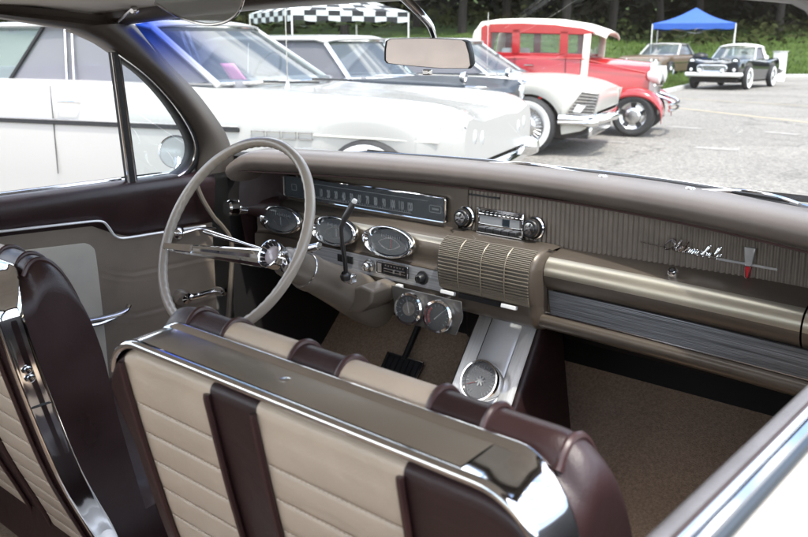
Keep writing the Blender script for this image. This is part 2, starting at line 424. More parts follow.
# ---------------- lower switch panel, heater controls
pn = MB(); pn.grid([[(x, 1.4325+(.002 if z > .76 else 0), z) for x in lin(-.525,-.088,10)] for z in (.739,.762,.784)])
pno = pn.build('switch_panel', M['aluX'], car)
m = MB(); m.box((-.248,1.4295,.766),(.098,.006,.030)); hc = m.build('heater_control', M['black'], pno, bevel=.002)
m = MB()
m.tube(rrect(-.297,-.199,.7515,.7805,1.4262,.003,2), .0014, 6, closed=True)
for z in (.760,.7665): m.tube([(-.272,1.4258,z),(-.205,1.4258,z)], .0014, 6)
m.box((-.284,1.4255,.766),(.012,.004,.022)); m.box((-.238,1.425,.763),(.006,.006,.008)); m.box((-.218,1.425,.763),(.006,.006,.008))
for k in range(7): m.box((-.266+.009*k,1.4258,.774),(.004,.0015,.003))
m.build('control_frame', M['chromesoft'], pno)
for x in (-.325,-.158):
    m = MB(); m.lathe([(.016,0),(.016,.003),(.011,.004),(.0105,.016),(.008,.019),(.0004,.019)], (x,1.432,.762), (0,-1,0), 20); m.build('control_knob', M['black'] if x > -.2 else M['chromesoft'], pno)
    m = MB(); m.box((x,1.4115,.762),(.003,.003,.016)); m.build('knob_bar', M['chromesoft'], pno)
m = MB(); m.box((-.222,1.425,.7315),(.017,.012,.010)); m.build('pull_button', M['white'], pno, bevel=.002)
m = MB(); m.box((-.405,1.431,.766),(.05,.004,.018)); 
for k in range(4): m.box((-.42+.011*k,1.4285,.766),(.004,.002,.011))
m.build('selector_plate', M['black'], pno)

# ---------------- light switch knob
kp = at(237,207,y=1.38)
m = MB(); ax = Vector((-.15,-1,.05)).normalized()
m.lathe([(.018,-.03),(.0215,-.028),(.0225,0),(.020,.004)], kp, ax, 24)
m.lathe([(.0195,0),(.0245,.004),(.0235,.026),(.019,.031),(.0005,.031)], kp, ax, 12)
m.build('light_switch_knob', M['chrome'], car, ang=25)
m = MB(); m.tube([kp-ax*.03+Vector((.0,.0,0)), kp-ax*.10+Vector((.03,.0,-.005))], [.024,.034], 16); m.build('light_switch_housing', M['brown'], car)

# ---------------- radio
rc = Vector((.004, YR-.004, .9005))
m = MB(); m.box(rc+Vector((0,-.006,0)), (.118,.012,.054)); ro = m.build('radio', M['chrome'], car, bevel=.003)
m = MB(); m.box(rc+Vector((0,-.0135,.003)), (.104,.003,.018)); m.build('tuning_dial', mat('radio_dial',(.30,.31,.32),.2,var=.2,coat=.5), ro)
m = MB(); m.box(rc+Vector((.018,-.0155,.003)), (.018,.001,.015)); m.build('tuning_needle', M['navy'], ro)
m = MB()
for k in range(9): m.box(rc+Vector((-.044+.011*k,-.0145,.0195)), (.004,.002,.0025))
m.build('radio_numerals', M['navy'], ro)
for k in range(5):
    m = MB(); m.box(rc+Vector((-.041+.0205*k,-.0165,-.0185)), (.0185,.014,.010)); m.build('preset_button', M['black'], ro, bevel=.0015)
m = MB()
for z in (.0265,.0135,-.0075,-.0265): m.tube([rc+Vector((-.059,-.0145,z)), rc+Vector((.059,-.0145,z))], .0019, 6)
m.build('radio_bar', M['chrome'], ro)
for kx, kz in ((-.0925,.900),(.0885,.9005)):
    c = Vector((kx, YR-.004, kz)); ax = Vector((0,-1,.05)).normalized()
    m = MB(); m.lathe([(.0225,0),(.0225,.008),(.019,.011),(.0165,.010),(.0165,.013),(.0195,.015),(.0195,.024),(.016,.027),(.0135,.026)], c, ax, 28); kn = m.build('radio_knob', M['black'], ro, ang=50)
    m = MB(); m.lathe([(.0135,.026),(.0125,.029),(.004,.030),(.0004,.030)], c, ax, 24); m.build('knob_cap', M['chromesoft'], ro)
    m = MB(); m.lathe([(.0235,.006),(.0245,.009),(.0225,.0115)], c, ax, 28); m.lathe([(.0195,.016),(.0208,.020),(.0195,.0245)], c, ax, 28)
    m.build('knob_ring', M['chrome'], ro)
    m = MB()
    for k in range(5):
        a = 2*pi*k/5; d = Vector((cos(a),0,sin(a))); m.box(c+ax*.0305+d*.007, (.003,.002,.003)); m.tube([c+ax*.0305+d*.004, c+ax*.0300+d*.0118], .0013, 5)
    m.build('knob_star', M['black'], ro)

# ---------------- speaker grille block
SG = [(1.505,.872),(1.470,.871),(1.445,.867),(1.428,.858),(1.417,.845),(1.413,.830),(1.412,.800),(1.415,.775),(1.419,.762),(1.421,.756)]
m = MB(); rows = []
for i, x in enumerate(lin(-.108, .153, 34)):
    e = max(0, (x-.137)/.016); dy = .042*e**1.8; e2 = max(0, (-.098-x)/.01); dy += .03*e2
    rows.append([(x, y+dy*(1 if j > 1 else 0), z-.003*e) for j, (y, z) in enumerate(SG+[(1.423,.752),(1.425,.735),(1.432,.715),(1.450,.700),(1.50,.692)])])
m.grid(rows)
sgo = m.build('speaker_housing', M['taupe'], car, ang=60)
m = MB(); N = 27
def sgp(u):
    t = u*(len(SG)-3)+2; i = min(int(t), len(SG)-2); f = t-i
    return SG[i][0]+(SG[i+1][0]-SG[i][0])*f, SG[i][1]+(SG[i+1][1]-SG[i][1])*f
for k in range(N):
    y, z = sgp(k/(N-1)*.985+.005); m.tube([(-.098+.004*(k/(N)), y-.003, z), (.136, y-.003, z)], .0016, 6, flat=1)
for x in (-.042,.018,.078):
    m.tube([(x, sgp(q)[0]-.0038, sgp(q)[1]) for q in lin(.02,.99,14)], .0017, 6)
m.build('speaker_grille', mat('grille_gold',(.235,.20,.152),.36,metal=.3), sgo)
bk = MB(); bk.grid([[(x, sgp(q)[0]-.0006, sgp(q)[1]) for q in lin(0,1,16)] for x in lin(-.1,.138,6)]); bk.build('speaker_backing', mat('grille_backing',(.115,.096,.076),.6), sgo)
for x in (-.073,.088):
    m = MB(); m.box((x,1.4165,.7465),(.036,.012,.0085), Matrix.Rotation(radians(-14),3,'X')); m.build('vent_lever', M['white'], sgo, bevel=.0015)
m = MB(); m.box((.008,1.4215,.745),(.11,.004,.011)); m.build('lever_slot', M['black'], sgo)

# ---------------- script and emblem on the ribbed fascia
LET = {'O': [(.70,.88),(.40,1.0),(.10,.72),(.04,.30),(.30,0),(.68,.16),(.84,.55),(.70,.90),(.50,.98),(.42,.80),(.66,.70),(.98,.30)],
 'l': [(0,.12),(.28,.6),(.36,1.0),(.22,1.0),(.16,.4),(.25,.05),(.45,.15)],
 'd': [(.42,.42),(.2,.5),(.03,.2),(.15,0),(.4,.2),(.62,1.0),(.5,.3),(.55,.03),(.75,.15)],
 's': [(0,.1),(.25,.5),(.33,.3),(.35,.08),(.15,0),(.5,.1)],
 'm': [(0,.1),(.12,.48),(.15,.02),(.32,.46),(.42,.4),(.42,.02),(.6,.46),(.7,.4),(.7,.05),(.9,.14)],
 'o': [(.0,.14),(.28,.5),(.08,.4),(.05,.08),(.25,0),(.42,.25),(.3,.48),(.55,.42)],
 'b': [(0,.15),(.28,.7),(.3,1.0),(.18,.9),(.12,.1),(.3,0),(.45,.25),(.3,.42),(.6,.36)],
 'i': [(0,.14),(.18,.48),(.17,.1),(.3,.03),(.42,.15)],
 'e': [(0,.14),(.3,.25),(.3,.46),(.12,.4),(.1,.08),(.3,.0),(.55,.16)]}
ADV = {'O':.98,'l':.42,'d':.70,'s':.46,'m':.86,'o':.5,'b':.56,'i':.40,'e':.52}
em = MB(); cx = 0; H = .030; path = []
for ch in 'Oldsmobile':
    path += [(cx+px, py) for px, py in LET[ch]]; cx += ADV[ch]
sc = .110/cx
def escr(p): return Vector((.372+p[0]*sc+p[1]*.010, YR-.0065, .899-.004*p[0]/cx+p[1]*H*.72))
em.tube(smooth_path([escr(p) for p in path], 5), .0016, 6)
em.tube([escr((2.35+.0,.62)), escr((2.5,.66))], .0014, 5)
emo = em.build('script_emblem', M['chrome'], car)
m = MB(); m.box((.530, YR-.0065, .8955),(.105,.004,.0042), Matrix.Rotation(radians(1.2),3,'Y')); m.build('emblem_bar', M['silver'], emo); m = MB(); m.tube([(.325,YR-.005,.905),(.372,YR-.005,.902)], .0011, 6); m.build('emblem_line', M['chromesoft'], emo)
m = MB(); m.prism([(.523,YR-.004,.9265),(.543,YR-.004,.9265),(.539,YR-.004,.892),(.527,YR-.004,.892)], (0,-.007,0)); m.build('emblem_shield', M['silver'], emo, bevel=.0015)
m = MB(); m.prism([(.527,YR-.004,.8915),(.539,YR-.004,.8915),(.537,YR-.004,.872),(.533,YR-.004,.868),(.529,YR-.004,.872)], (0,-.0075,0)); m.build('emblem_red_inlay', M['red'], emo, bevel=.001)
m = MB(); m.tube([(.5275,YR-.012,.895),(.530,YR-.0125,.873),(.533,YR-.0125,.870),(.536,YR-.0125,.873),(.5385,YR-.012,.895)], .0013, 6); m.build('emblem_edge', M['chrome'], emo)
# slim defroster slot line above the radio
m = MB(); m.box((-.06,1.512,.951),(.10,.004,.004)); m.build('dash_slot', M['black'], car)

# ---------------- auxiliary gauges under the dash
m = MB(); m.prism([(-.235,1.41,.735),(-.032,1.41,.735),(-.028,1.41,.70),(-.045,1.41,.655),(-.2,1.41,.652),(-.225,1.41,.68)], (0,.003,0)); 
ag = m.build('auxiliary_gauges', mat('grey_bracket',(.16,.155,.15),.35,metal=.6), car, bevel=.001)
an = Vector((.16,-1,.20)).normalized()
for i, (cx, cz) in enumerate(((-.167,.695),(-.083,.6945))):
    c = Vector((cx, 1.398, cz)); ux = Vector((1,.16,0)).normalized(); up = ux.cross(an); up = up if up.z > 0 else -up
    m = MB(); m.lathe([(.034,-.05),(.034,0),(.0365,.002),(.0375,.006),(.036,.010),(.031,.011),(.0295,.006)], c, an, 36); m.build('gauge_bezel', M['chrome'], ag)
    m = MB(); m.disc(c+an*.005, an, .0300, 32); m.build('gauge_face', M['black'], ag)
    m = MB()
    for k in range(13):
        a = radians(225-270*k/12); d = ux*cos(a)+up*sin(a); m.tube([c+an*.006+d*.021, c+an*.006+d*.0265], .0007, 4)
    m.build('gauge_tick', M['dialtext'], ag)
    if i == 1:
        rows = []
        for k in range(13):
            a = radians(135+85*k/12); d = ux*cos(a)+up*sin(a); rows.append([c+an*.0064+d*.0215, c+an*.0064+d*.0265])
        m = MB(); m.grid(rows); m.build('warning_arc', M['red'], ag)
        d = (ux*.7+up*.7).normalized()
    else:
        m = MB(); m.disc(c+an*.0063, an, .016, 24); m.build('gauge_emblem', mat('gauge_centre',(.32,.28,.24),.4,var=.5,vscale=60), ag)
        d = (ux*-.3+up*.95).normalized()
    m = MB(); m.tube([c+an*.0078-d*.010, c+an*.0078+d*.020], [.0018,.0006], 6); m.build('gauge_needle', M['white'], ag)
    m = MB(); m.disc(c+an*.0095, an, .0305, 24); m.build('gauge_glass', M['dialglass'], ag)

# ---------------- steering column, wheel, levers
HUB = Vector((-.338, 1.163, .829)); AX = Vector((0,-cos(radians(29.8)),sin(radians(29.8))))   # towards the driver
def cl(t): return HUB - AX*t
m = MB()
m.lathe([(.026,.005),(.033,.02),(.035,.05),(.037,.08),(.041,.081),(.043,.09),(.043,.105),(.040,.106),(.042,.13),(.045,.17),(.050,.22),(.055,.27),(.058,.30),(.058,.36)], HUB, -AX, 36)
m.build('steering_column', M['column'], car, ang=50)
m = MB(); m.lathe([(.0395,.0795),(.0405,.0815),(.0395,.083)], HUB, -AX, 36); m.build('column_ring', M['chromesoft'], car)
# column cover reaching to the dash
m = MB(); m.prism([(-.335,1.345,.712),(-.27,1.345,.742),(-.232,1.345,.735),(-.240,1.345,.705),(-.275,1.345,.675),(-.335,1.345,.665)], (0,.10,0))
m.build('column_bracket', M['column'], car, bevel=.007, seg=3)
# gear indicator pod on top of the column
pc = cl(.055)+Vector((.03,0,.040))
m = MB(); m.tube([pc+Vector((-.045,-.01,-.012)), pc+Vector((.035,.012,.014))], .0125, 12, flat=.7); m.build('gear_indicator', M['chromesoft'], car, bevel=.002)
WC = Vector((-.342, 1.046, .899)); RW = .2065
e1 = Vector((1,0,0)); e2 = Vector((0, sin(radians(29.8)), cos(radians(29.8))))
rows = []; NN = 240
for i in range(NN):
    a = 2*pi*i/NN; d = e1*cos(a)+e2*sin(a); c = WC+d*RW
    row = []
    for k in range(12):
        b = 2*pi*k/12; inner = max(0, -cos(b))
        r = .0108 - .0016*inner*(.5+.5*cos(a*64))
        row.append(c + d*(r*cos(b)) + AX*(r*1.05*sin(b)))
    rows.append(row)
m = MB(); m.grid(rows, cu=True, cv=True); sw = m.build('steering_wheel', M['wheelplastic'], car, ang=80)
for sgn, aoff in ((-1, -17), (1, -12)):
    a = radians(180 if sgn < 0 else 0)+radians(aoff)*sgn
    d = e1*cos(a)+e2*sin(a); tip = WC+d*(RW-.006); w = AX.cross(d).normalized()
    rt = HUB + d*.024 + AX*.004
    rows = []
    for t in lin(0,1,9):
        p = rt.lerp(tip, t) + AX*(.010*sin(pi*t)*.3 if t < 1 else 0); hw = .021*(1-t)+.0085*t; th = .012*(1-t)+.005*t
        rows.append([p+w*hw*q+AX*th*h for q, h in ((-1,-.7),(-1,.1),(-.7,.8),(-.2,1),(.2,.55),(.7,.8),(1,.1),(1,-.7))])
    m = MB(); m.grid(rows, cv=True); m.build('spoke', M['chrome'], sw, ang=28)
    m = MB(); c0 = rt.lerp(tip,.72)+AX*.011; c1 = rt.lerp(tip,.985)+AX*.009
    m.grid([[c0+w*.010, c0-w*.010],[c0+AX*.006+w*.008, c0+AX*.006-w*.008],[c1+AX*.006+w*.006, c1+AX*.006-w*.006],[c1+w*.008, c1-w*.008]]); m.build('horn_tab', M['chrome'], sw)
hb = HUB + AX*.012
m = MB(); m.lathe([(.018,-.025),(.026,-.02),(.030,0),(.0315,.016),(.0308,.0205),(.029,.021),(.0275,.018)], hb, AX, 40); hub = m.build('horn_hub', M['chrome'], sw, ang=50)
m = MB()
for k in range(30):
    a = 2*pi*k/30; d = e1*cos(a)+e2*sin(a); t = e1*-sin(a)+e2*cos(a)
    p0 = hb+AX*.0178+d*.0273; p1 = hb+AX*.007+d*.0212
    m.add([p0-t*.0018, p0+t*.0018, p1+t*.0013, p1-t*.0013], [[0,1,2,3]], k % 2)
m.lathe([(.0276,.0172),(.0208,.0058)], hb, AX, 40, 0); m.build('hub_cone', [M['black'], M['chromesoft']], sw)
m = MB(); m.lathe([(.0214,.007),(.0200,.0105),(.014,.0135),(.0003,.015)], hb, AX, 32); m.build('horn_emblem', M['palepink'], sw, ang=60)
p0 = cl(.07)+Vector((-.02,0,.018)); p2 = at(203,231,x=-.50)
m = MB(); m.tube([p0, p0.lerp(p2,.6), p0.lerp(p2,.64), p2.lerp(p0,.03), p2], [.0030,.0036,.0052,.0062,.0045], 10); m.build('turn_signal_lever', M['chrome'], car)
pts = [at(346,277,x=-.262), at(345,262,x=-.258), at(342,240,x=-.243), at(341,225,x=-.232), at(346,213,x=-.222), at(354,202,x=-.205)]
m = MB(); m.tube(smooth_path(pts[:4],5), [.0052]*10+[.0042]*6, 10); m.tube([pts[3]-Vector((0,0,.006)), pts[3].lerp(pts[5],.3), pts[3].lerp(pts[5],.8), pts[5]], [.0044,.0070,.0074,.0050], 12)
m.lathe([(.0125,-.004),(.0125,.006),(.008,.012)], pts[0], (0,-.3,.9), 14)
sh = m.build('gear_lever', mat('dark_lever',(.03,.028,.027),.28), car)
m = MB(); m.lathe([(.0005,.008),(.0045,.0065),(.0062,.002),(.005,-.003)], pts[5], (pts[5]-pts[3]), 14); m.build('lever_tip', M['white'], sh)
m = MB(); m.box(pts[0]+Vector((0,.012,-.006)), (.026,.02,.02)); m.build('lever_collar', M['chromesoft'], sh, bevel=.003)

# ---------------- centre console
CP = [(1.600,.745),(1.535,.645),(1.482,.565),(1.441,.500),(1.416,.466),(1.38,.438),(1.33,.418),(1.20,.402),(.80,.392),(.45,.388)]
cpath = smooth_path([(0,y,z) for y, z in CP], 5)
def cw(z): return .084 - .008*max(0,min(1,(z-.48)/.24))
rows_l = []; m = MB()
rows = []
for p in cpath:
    w = cw(p.z)+.010; rows.append([(-w-.075,p.y+.03,.26),(-w-.060,p.y+.025,.31),(-w-.006,p.y+.012,p.z-.03),(-w,p.y+.004,p.z-.006),(-w+.008,p.y,p.z-.002),(w-.008,p.y,p.z-.002),(w,p.y+.004,p.z-.006),(w+.006,p.y+.012,p.z-.03),(w+.060,p.y+.025,.31),(w+.075,p.y+.03,.26)])
m.grid(rows); con = m.build('centre_console', M['brown'], car, ang=50)
pl = MB(); pw = MB()
def nrm(i):
    a = cpath[min(i+1,len(cpath)-1)]-cpath[max(i-1,0)]; return Vector((0, a.z, -a.y)).normalized()
rc_, rl_, rr_ = [], [], []
for i, p in enumerate(cpath):
    n = nrm(i); n = n if n.z > 0 or n.y < 0 else -n
    w = cw(p.z); q = p+n*.003
    rc_.append([q+Vector((x*w*.52,0,0))+n*h for x, h in ((-1,-.002),(-.97,.0015),(0,.0022),(.97,.0015),(1,-.002))])
    for lst, sg in ((rl_,-1),(rr_,1)):
        lst.append([q+Vector((sg*w*(.54+.46*k/12),0,0))+n*(.0009*(k % 2)+.0008) for k in range(13)])
pl.grid(rc_); pl.build('console_plate', M['alubright'], con, ang=70)
pw.grid(rl_); pw.build('console_ribbed_strip', M['aluwhite'], con, ang=80); pw = MB(); pw.grid(rr_); pw.build('console_ribbed_strip', M['aluwhite'], con, ang=80)
tc_ = Vector((.0,1.456,.535)); tn = Vector((.0,-.86,.51)).normalized()
tux = Vector((1,0,0)); tup = tux.cross(tn); tup = tup if tup.z > 0 else -tup
tc_ = at(484.5,383,x=0); tc_ = tc_ + tn*.012
m = MB(); m.lathe([(.048,-.012),(.050,0),(.050,.010),(.047,.0155),(.0435,.0155),(.0415,.010),(.041,.006)], tc_, tn, 44); ta = m.build('tachometer', M['chrome'], con, ang=50)
m = MB(); m.disc(tc_+tn*.0065, tn, .0412, 36); m.build('tachometer_face', mat('tach_face',(.055,.05,.05),.3,var=.5,vscale=30,coat=.4), con)
m = MB()
for k in range(25):
    a = radians(240-300*k/24); d = tux*cos(a)+tup*sin(a); m.tube([tc_+tn*.0075+d*(.031 if k % 4 else .028), tc_+tn*.0075+d*.0365], .0008, 4)
m.build('tachometer_scale', M['dialtext'], con)
m = MB()
for k in range(7):
    a = 2*pi*k/7; d = tux*cos(a)+tup*sin(a); m.tube([tc_+tn*.009, tc_+tn*.009+d*.0115], [.0028,.0018], 5)
m.build('tachometer_star', M['white'], con)
m = MB(); d = (tux*-.7+tup*-.35).normalized(); m.tube([tc_+tn*.0085, tc_+tn*.0085+d*.033], [.0011,.0006], 5); m.build('tachometer_needle', M['red'], con)
m = MB(); m.disc(tc_+tn*.0130, tn, .0428, 36); m.build('tachometer_glass', M['tachglass'], con)

# ---------------- footwell, carpet, pedals
m = MB()
m.grid([[(x,y,z) for x in lin(-.80,.80,12)] for y, z in ((-1.6,.27),(1.0,.27),(1.50,.272),(1.60,.30),(1.70,.395),(1.80,.50))])
cp = m.build('floor_carpet', M['carpet'], car, ang=60)
m = MB()
m.grid([[(x,y,z) for x in (-.80,.80)] for y, z in ((1.795,.50),(1.85,.58),(1.93,.78),(1.93,.96))]); 
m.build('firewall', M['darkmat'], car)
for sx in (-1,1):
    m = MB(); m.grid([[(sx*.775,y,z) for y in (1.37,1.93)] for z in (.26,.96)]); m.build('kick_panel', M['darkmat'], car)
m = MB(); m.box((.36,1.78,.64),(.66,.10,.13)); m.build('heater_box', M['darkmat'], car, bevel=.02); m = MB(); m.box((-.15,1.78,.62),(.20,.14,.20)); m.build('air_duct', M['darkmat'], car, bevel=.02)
m = MB()
for k in range(7): m.box((.24+.05*k,1.722,.645),(.012,.02,.06))
m.build('heater_louvre', M['rubber'], car)
def pedal(c, w, h, name):
    m = MB(); R = Matrix.Rotation(radians(-38),3,'X'); c = Vector(c)
    m.box(c, (w,.014,h), R)
    po = m.build(name, M['rubber'], car, bevel=.004)
    m = MB()
    for k in range(7): m.box(c+R @ Vector((-w/2+w*(k+.5)/7,-.0085,0)), (w/7*.45,.005,h*.86), R)
    m.build('pedal_ribs', M['rubber'], po)
    m = MB()
    q = [c+R @ Vector((sx*(w/2+.001),-.004,sz*(h/2+.001))) for sx, sz in ((-1,-1),(1,-1),(1,1),(-1,1))]
    m.tube(q, .0022, 6, closed=True); m.build('pedal_trim', M['chromesoft'], po)
    m = MB(); m.tube([c+Vector((0,.01,.02)), c+Vector((0,.09,.13)), c+Vector((0,.15,.3))], .009, 8); m.build('pedal_arm', M['black'], po)
pedal(at(402,367,z=.40), .13, .055, 'brake_pedal')
pedal(at(303,336,z=.40)+Vector((0,0,0)), .05, .10, 'parking_brake_pedal')

# ---------------- front seats
SP = [(.655,.34),(.625,.44),(.565,.60),(.522,.77),(.497,.895),(.494,.917),(.498,.926),(.510,.930),(.540,.932),(.557,.937),(.566,.951),(.580,.959),(.600,.951),(.622,.920),(.643,.865),(.659,.78),(.673,.68),(.695,.56),(.715,.46),(.735,.36)]
def smooth_var(pts, counts):
    P = [Vector(p) for p in pts]; out = []; idx = []
    for i in range(len(P)-1):
        p0 = P[max(i-1,0)]; p1 = P[i]; p2 = P[i+1]; p3 = P[min(i+2,len(P)-1)]; idx.append(len(out))
        for k in range(counts[i]):
            t = k/counts[i]; out.append(.5*((2*p1)+(p2-p0)*t+(2*p0-5*p1+4*p2-p3)*t*t+(3*p1-p0-3*p2+p3)*t**3))
    idx.append(len(out)); out.append(P[-1]); return out, idx
CNT = [30,100,110,80]+[4]*7+[6]*8
sprof, SI = smooth_var([(0,y,z) for y, z in SP], CNT)
SS = SP[:6]+[(.497,.930),(.502,.938),(.512,.947),(.524,.956),(.540,.9595),(.557,.956),(.580,.943),(.612,.910),(.643,.857),(.661,.78)]+SP[16:]
sside, _ = smooth_var([(0,y,z) for y, z in SS], CNT)
def prof_at(e, i):
    return sprof[i]
I_REAR, I_ROLL, I_FRONT, I_MID = SI[4]+3, SI[9]+1, SI[13], SI[7]
ZB, ZT, RC, RF = .34, .959, .066, .050
ZC = .937
def rear_y(z):
    return crv([(b,a) for a, b in SP[:6]], z)
def zmap(z, t):
    return z if z <= .79 else .79+(z-.79)*(t-.79)/(ZT-.79)
def seat(name, x0, x1, bands, fbands):
    """bands: list of (x_from, x_to, 'cream'|'brown') seen on the back"""
    xs = set()
    for k in range(17): 
        e = RC*(1-cos(pi/2*k/16)); xs.add(round(x0+e,4)); xs.add(round(x1-e,4))
    for b in bands+fbands:
        for q in (b[0],b[1],b[0]+.007,b[1]-.007,b[0]+.016,b[1]-.016,b[0]-.001,b[1]+.001):
            if x0+.065 < q < x1-.065: xs.add(round(q,4))
    for q in lin(x0+.07,x1-.07,26): xs.add(round(q,4))
    xs = sorted(xs)
    def col(x, front=False):
        for a, b, c in (fbands if front else bands):
            if a <= x < b: return c
        return 0
    def zt(x, i=999):
        e = min(x-x0, x1-x); k = max(0, min(1, (i-SI[8])/(SI[11]-SI[8]))); R_ = RC+(RF-RC)*k if x > (x0+x1)/2 else RC-.02*k
        return ZT if e >= R_ else ZT-R_+sqrt(max(0,R_*R_-(R_-e)**2))
    rows = []; NR = 13
    for x in xs:
        row = []
        for i, p in enumerate(sprof):
            t = zt(x, i); p = prof_at(x1-x, i)
            z = zmap(p.z,t); y = p.y
            c = col(x+.0001); cf = col(x+.0001, True)
            if c and .36 < p.z < .90 and p.y < .655 and i < I_REAR:       # pleats on the rear panel
                ph = ((p.z-.36)/.0415) % 1
                ed_ = min([min(x-b[0], b[1]-x) for b in bands if b[0] <= x <= b[1]] or [0]); q_ = min(ph,1-ph)*.0415; y -= (.0034*sin(pi*ph)**.5 - .0026*math.exp(-(q_/.0022)**2))*min(1,max(0,ed_)/.016)**.7
            elif cf and i > I_FRONT and .36 < p.z < .93: 
                ph = ((p.z-.36)/.0415) % 1; y += .003*sin(pi*ph)**.6
            row.append((x,y,z))
        rows.append(row)
    return xs, rows, col, zt
def build_seat(x0, x1, bands, fbands, welts, name='front_seat'):
    # finer profile for the pleats
    xs, rows, col, zt = seat(name, x0, x1, bands, fbands)
    m = MB(); m.grid(rows, lambda i, j: col(xs[i]+.0002, j > I_MID))
    for r in (rows[0], rows[-1]): m.poly(r if r is rows[0] else r[::-1], 0)
    so = fix_normals(m.build(name, [M['brown'], M['cream']], car, ang=42))
    # piping along the band edges and the side panels
    edges = [b[0] for b in bands if b[0] > x0+.02]+[b[1] for b in bands if b[1] < x1-.02]
    m = MB()
    for x in sorted(set(edges)):
        t = zt(x, 0); pts = [Vector((x,p.y,zmap(p.z,t))) for p in sprof]
        a = [p+Vector((0,-.0042,0)) for p in pts[:SI[5]+1]]
        m.tube(a, .0040, 7)
    for x in sorted(set([b[0] for b in fbands]+[b[1] for b in fbands]+welts)):
        t = zt(x); pts = [Vector((x,p.y,zmap(p.z,t))) for p in sprof]
        m.tube([p+Vector((0,.002,.0015)) for p in pts[I_ROLL:]], .0036, 7)
    m.build('seat_piping', M['piping'], so)
    # side panels: welt along the front edge
    for x in (x1-.030,):
        m = MB(); t = zt(x, 999)+.001; pts = [Vector((x,p.y,zmap(p.z,t))) for p in sprof[SI[9]:]]
        m.tube(pts, .0042, 8)
        m.build('side_welt', M['piping'], so)
    # stitch lines
    m = MB()
    for a, b, c in bands:
        if not c: continue
        for k in range(1,13):
            z = .36+.0415*k; y = rear_y(z)-.0008
            if z > .895: continue
            q = a+.006
            while q < b-.008:
                m.box((q+.0022,y-.0006,z),(.0042,.0012,.0011)); q += .0062
    m.build('stitching', M['stitch'], so, smooth=False)
    # chrome cap and side trim, follows the outline at the rear edge
    out = []                                     # (x,z,nx,nz)
    for z in lin(.37, ZC-RC, 16): out.append((x1,z,1,0))
    for k in range(1,16):
        a = pi/2*k/16; out.append((x1-RC+RC*cos(a), ZC-RC+RC*sin(a), cos(a), sin(a)))
    for x in lin(x1-RC, x0+RC, 26): out.append((x,ZC,0,1))
    for k in range(1,16):
        a = pi/2+pi/2*k/16; out.append((x0+RC+RC*cos(a), ZC-RC+RC*sin(a), cos(a), sin(a)))
    out = [q for q in out if not (q[2] < 0 and q[3] < .20)]
    rows = []; top = []
    for x, z, nx, nz in out:
        y = rear_y(min(z,.917)); bd = max(0,nz)**10; sw_ = .044 if x0 > 0 else .034; wdt = sw_+(.062-sw_)*max(0,nz)**2
        f = .004
        def P(dy, h): return (x+nx*h, y+dy, z+nz*h+nz*max(0,dy)*.07)
        rows.append([P(-.001,-.004), P(-.0032,-.003), P(-.0042,-.0005), P(-.0040,.0025), P(-.0020,.0048), P(.001,.0054), P(.004,.0045), P(wdt*.5,.0042), P(wdt-.0105,.0045), P(wdt-.0085,.0045+.0030*bd), P(wdt-.0045,.0045+.0048*bd), P(wdt-.0005,.0042+.0048*bd), P(wdt+.003,.0025+.0040*bd), P(wdt+.004,-.002)])
        if nz > .75 and (nz > .99 or nx < 0): top.append([P(.005,.0052), P(wdt*.5,.0056), P(wdt-.0105,.0052)])
    m = MB(); m.grid(rows); m.build('seat_chrome_trim', M['chrome'], so, ang=50)
    top = [t for t in top if t[0][0] < x1-RC-.001]
    m = MB(); m.grid(top); m.build('seat_cap_panel', M['capgrey'], so)
    scr = [((x0+.25*(x1-x0)+.13,.527,ZC+.006),(0,0,1))]
    for sx, x in ((1,x1),):
        for z in (.80,.786,.40): scr.append(((x+sx*.0068, rear_y(z)+.016, z),(sx,0,0)))
    for c_, a_ in scr:
        m = MB(); m.lathe([(.0065,0),(.0065,.0016),(.004,.0028),(.0003,.0024)], c_, a_, 14); m.build('trim_screw', M['chromesoft'], so)
    for sx, x in ((1,x1),):
        m = MB(); m.box((x+sx*.0066, rear_y(.74)+.0165, .738),(.0012,.032,.0016)); m.build('trim_joint', M['black'], so)
    # cushion
    m = MB(); rows = []
    cpf = [(.62,.34),(.64,.47),(.70,.505),(.85,.515),(1.02,.522),(1.10,.518),(1.145,.50),(1.16,.46),(1.155,.38),(1.10,.33)]
    cps = smooth_path([(0,a,b) for a, b in cpf],4)
    xx = lin(x0+.005,x1-.005,30)
    for x in xx:
        e = min(x-x0, x1-x); d = -.03*max(0,1-e/.05)**2
        rows.append([(x,p.y,p.z+d*(1 if p.z > .4 else 0)) for p in cps])
    m.grid(rows, lambda i, j: col(xx[i], True) if 20 < j < 28 or x0 > 0 else 0); m.poly(rows[0]); m.poly(rows[-1])
    fix_normals(m.build('seat_cushion', [M['brown'], M['cream']], so, ang=50))
    return so
build_seat(.130, .742, [(.165,.330,1),(.406,.600,1)], [(.262,.378,1),(.450,.570,1)], [.195,.632])
build_seat(-.748, -.186, [(-.648,-.458,1),(-.384,-.221,1)], [(-.618,-.500,1),(-.426,-.315,1)], [-.680,-.248])
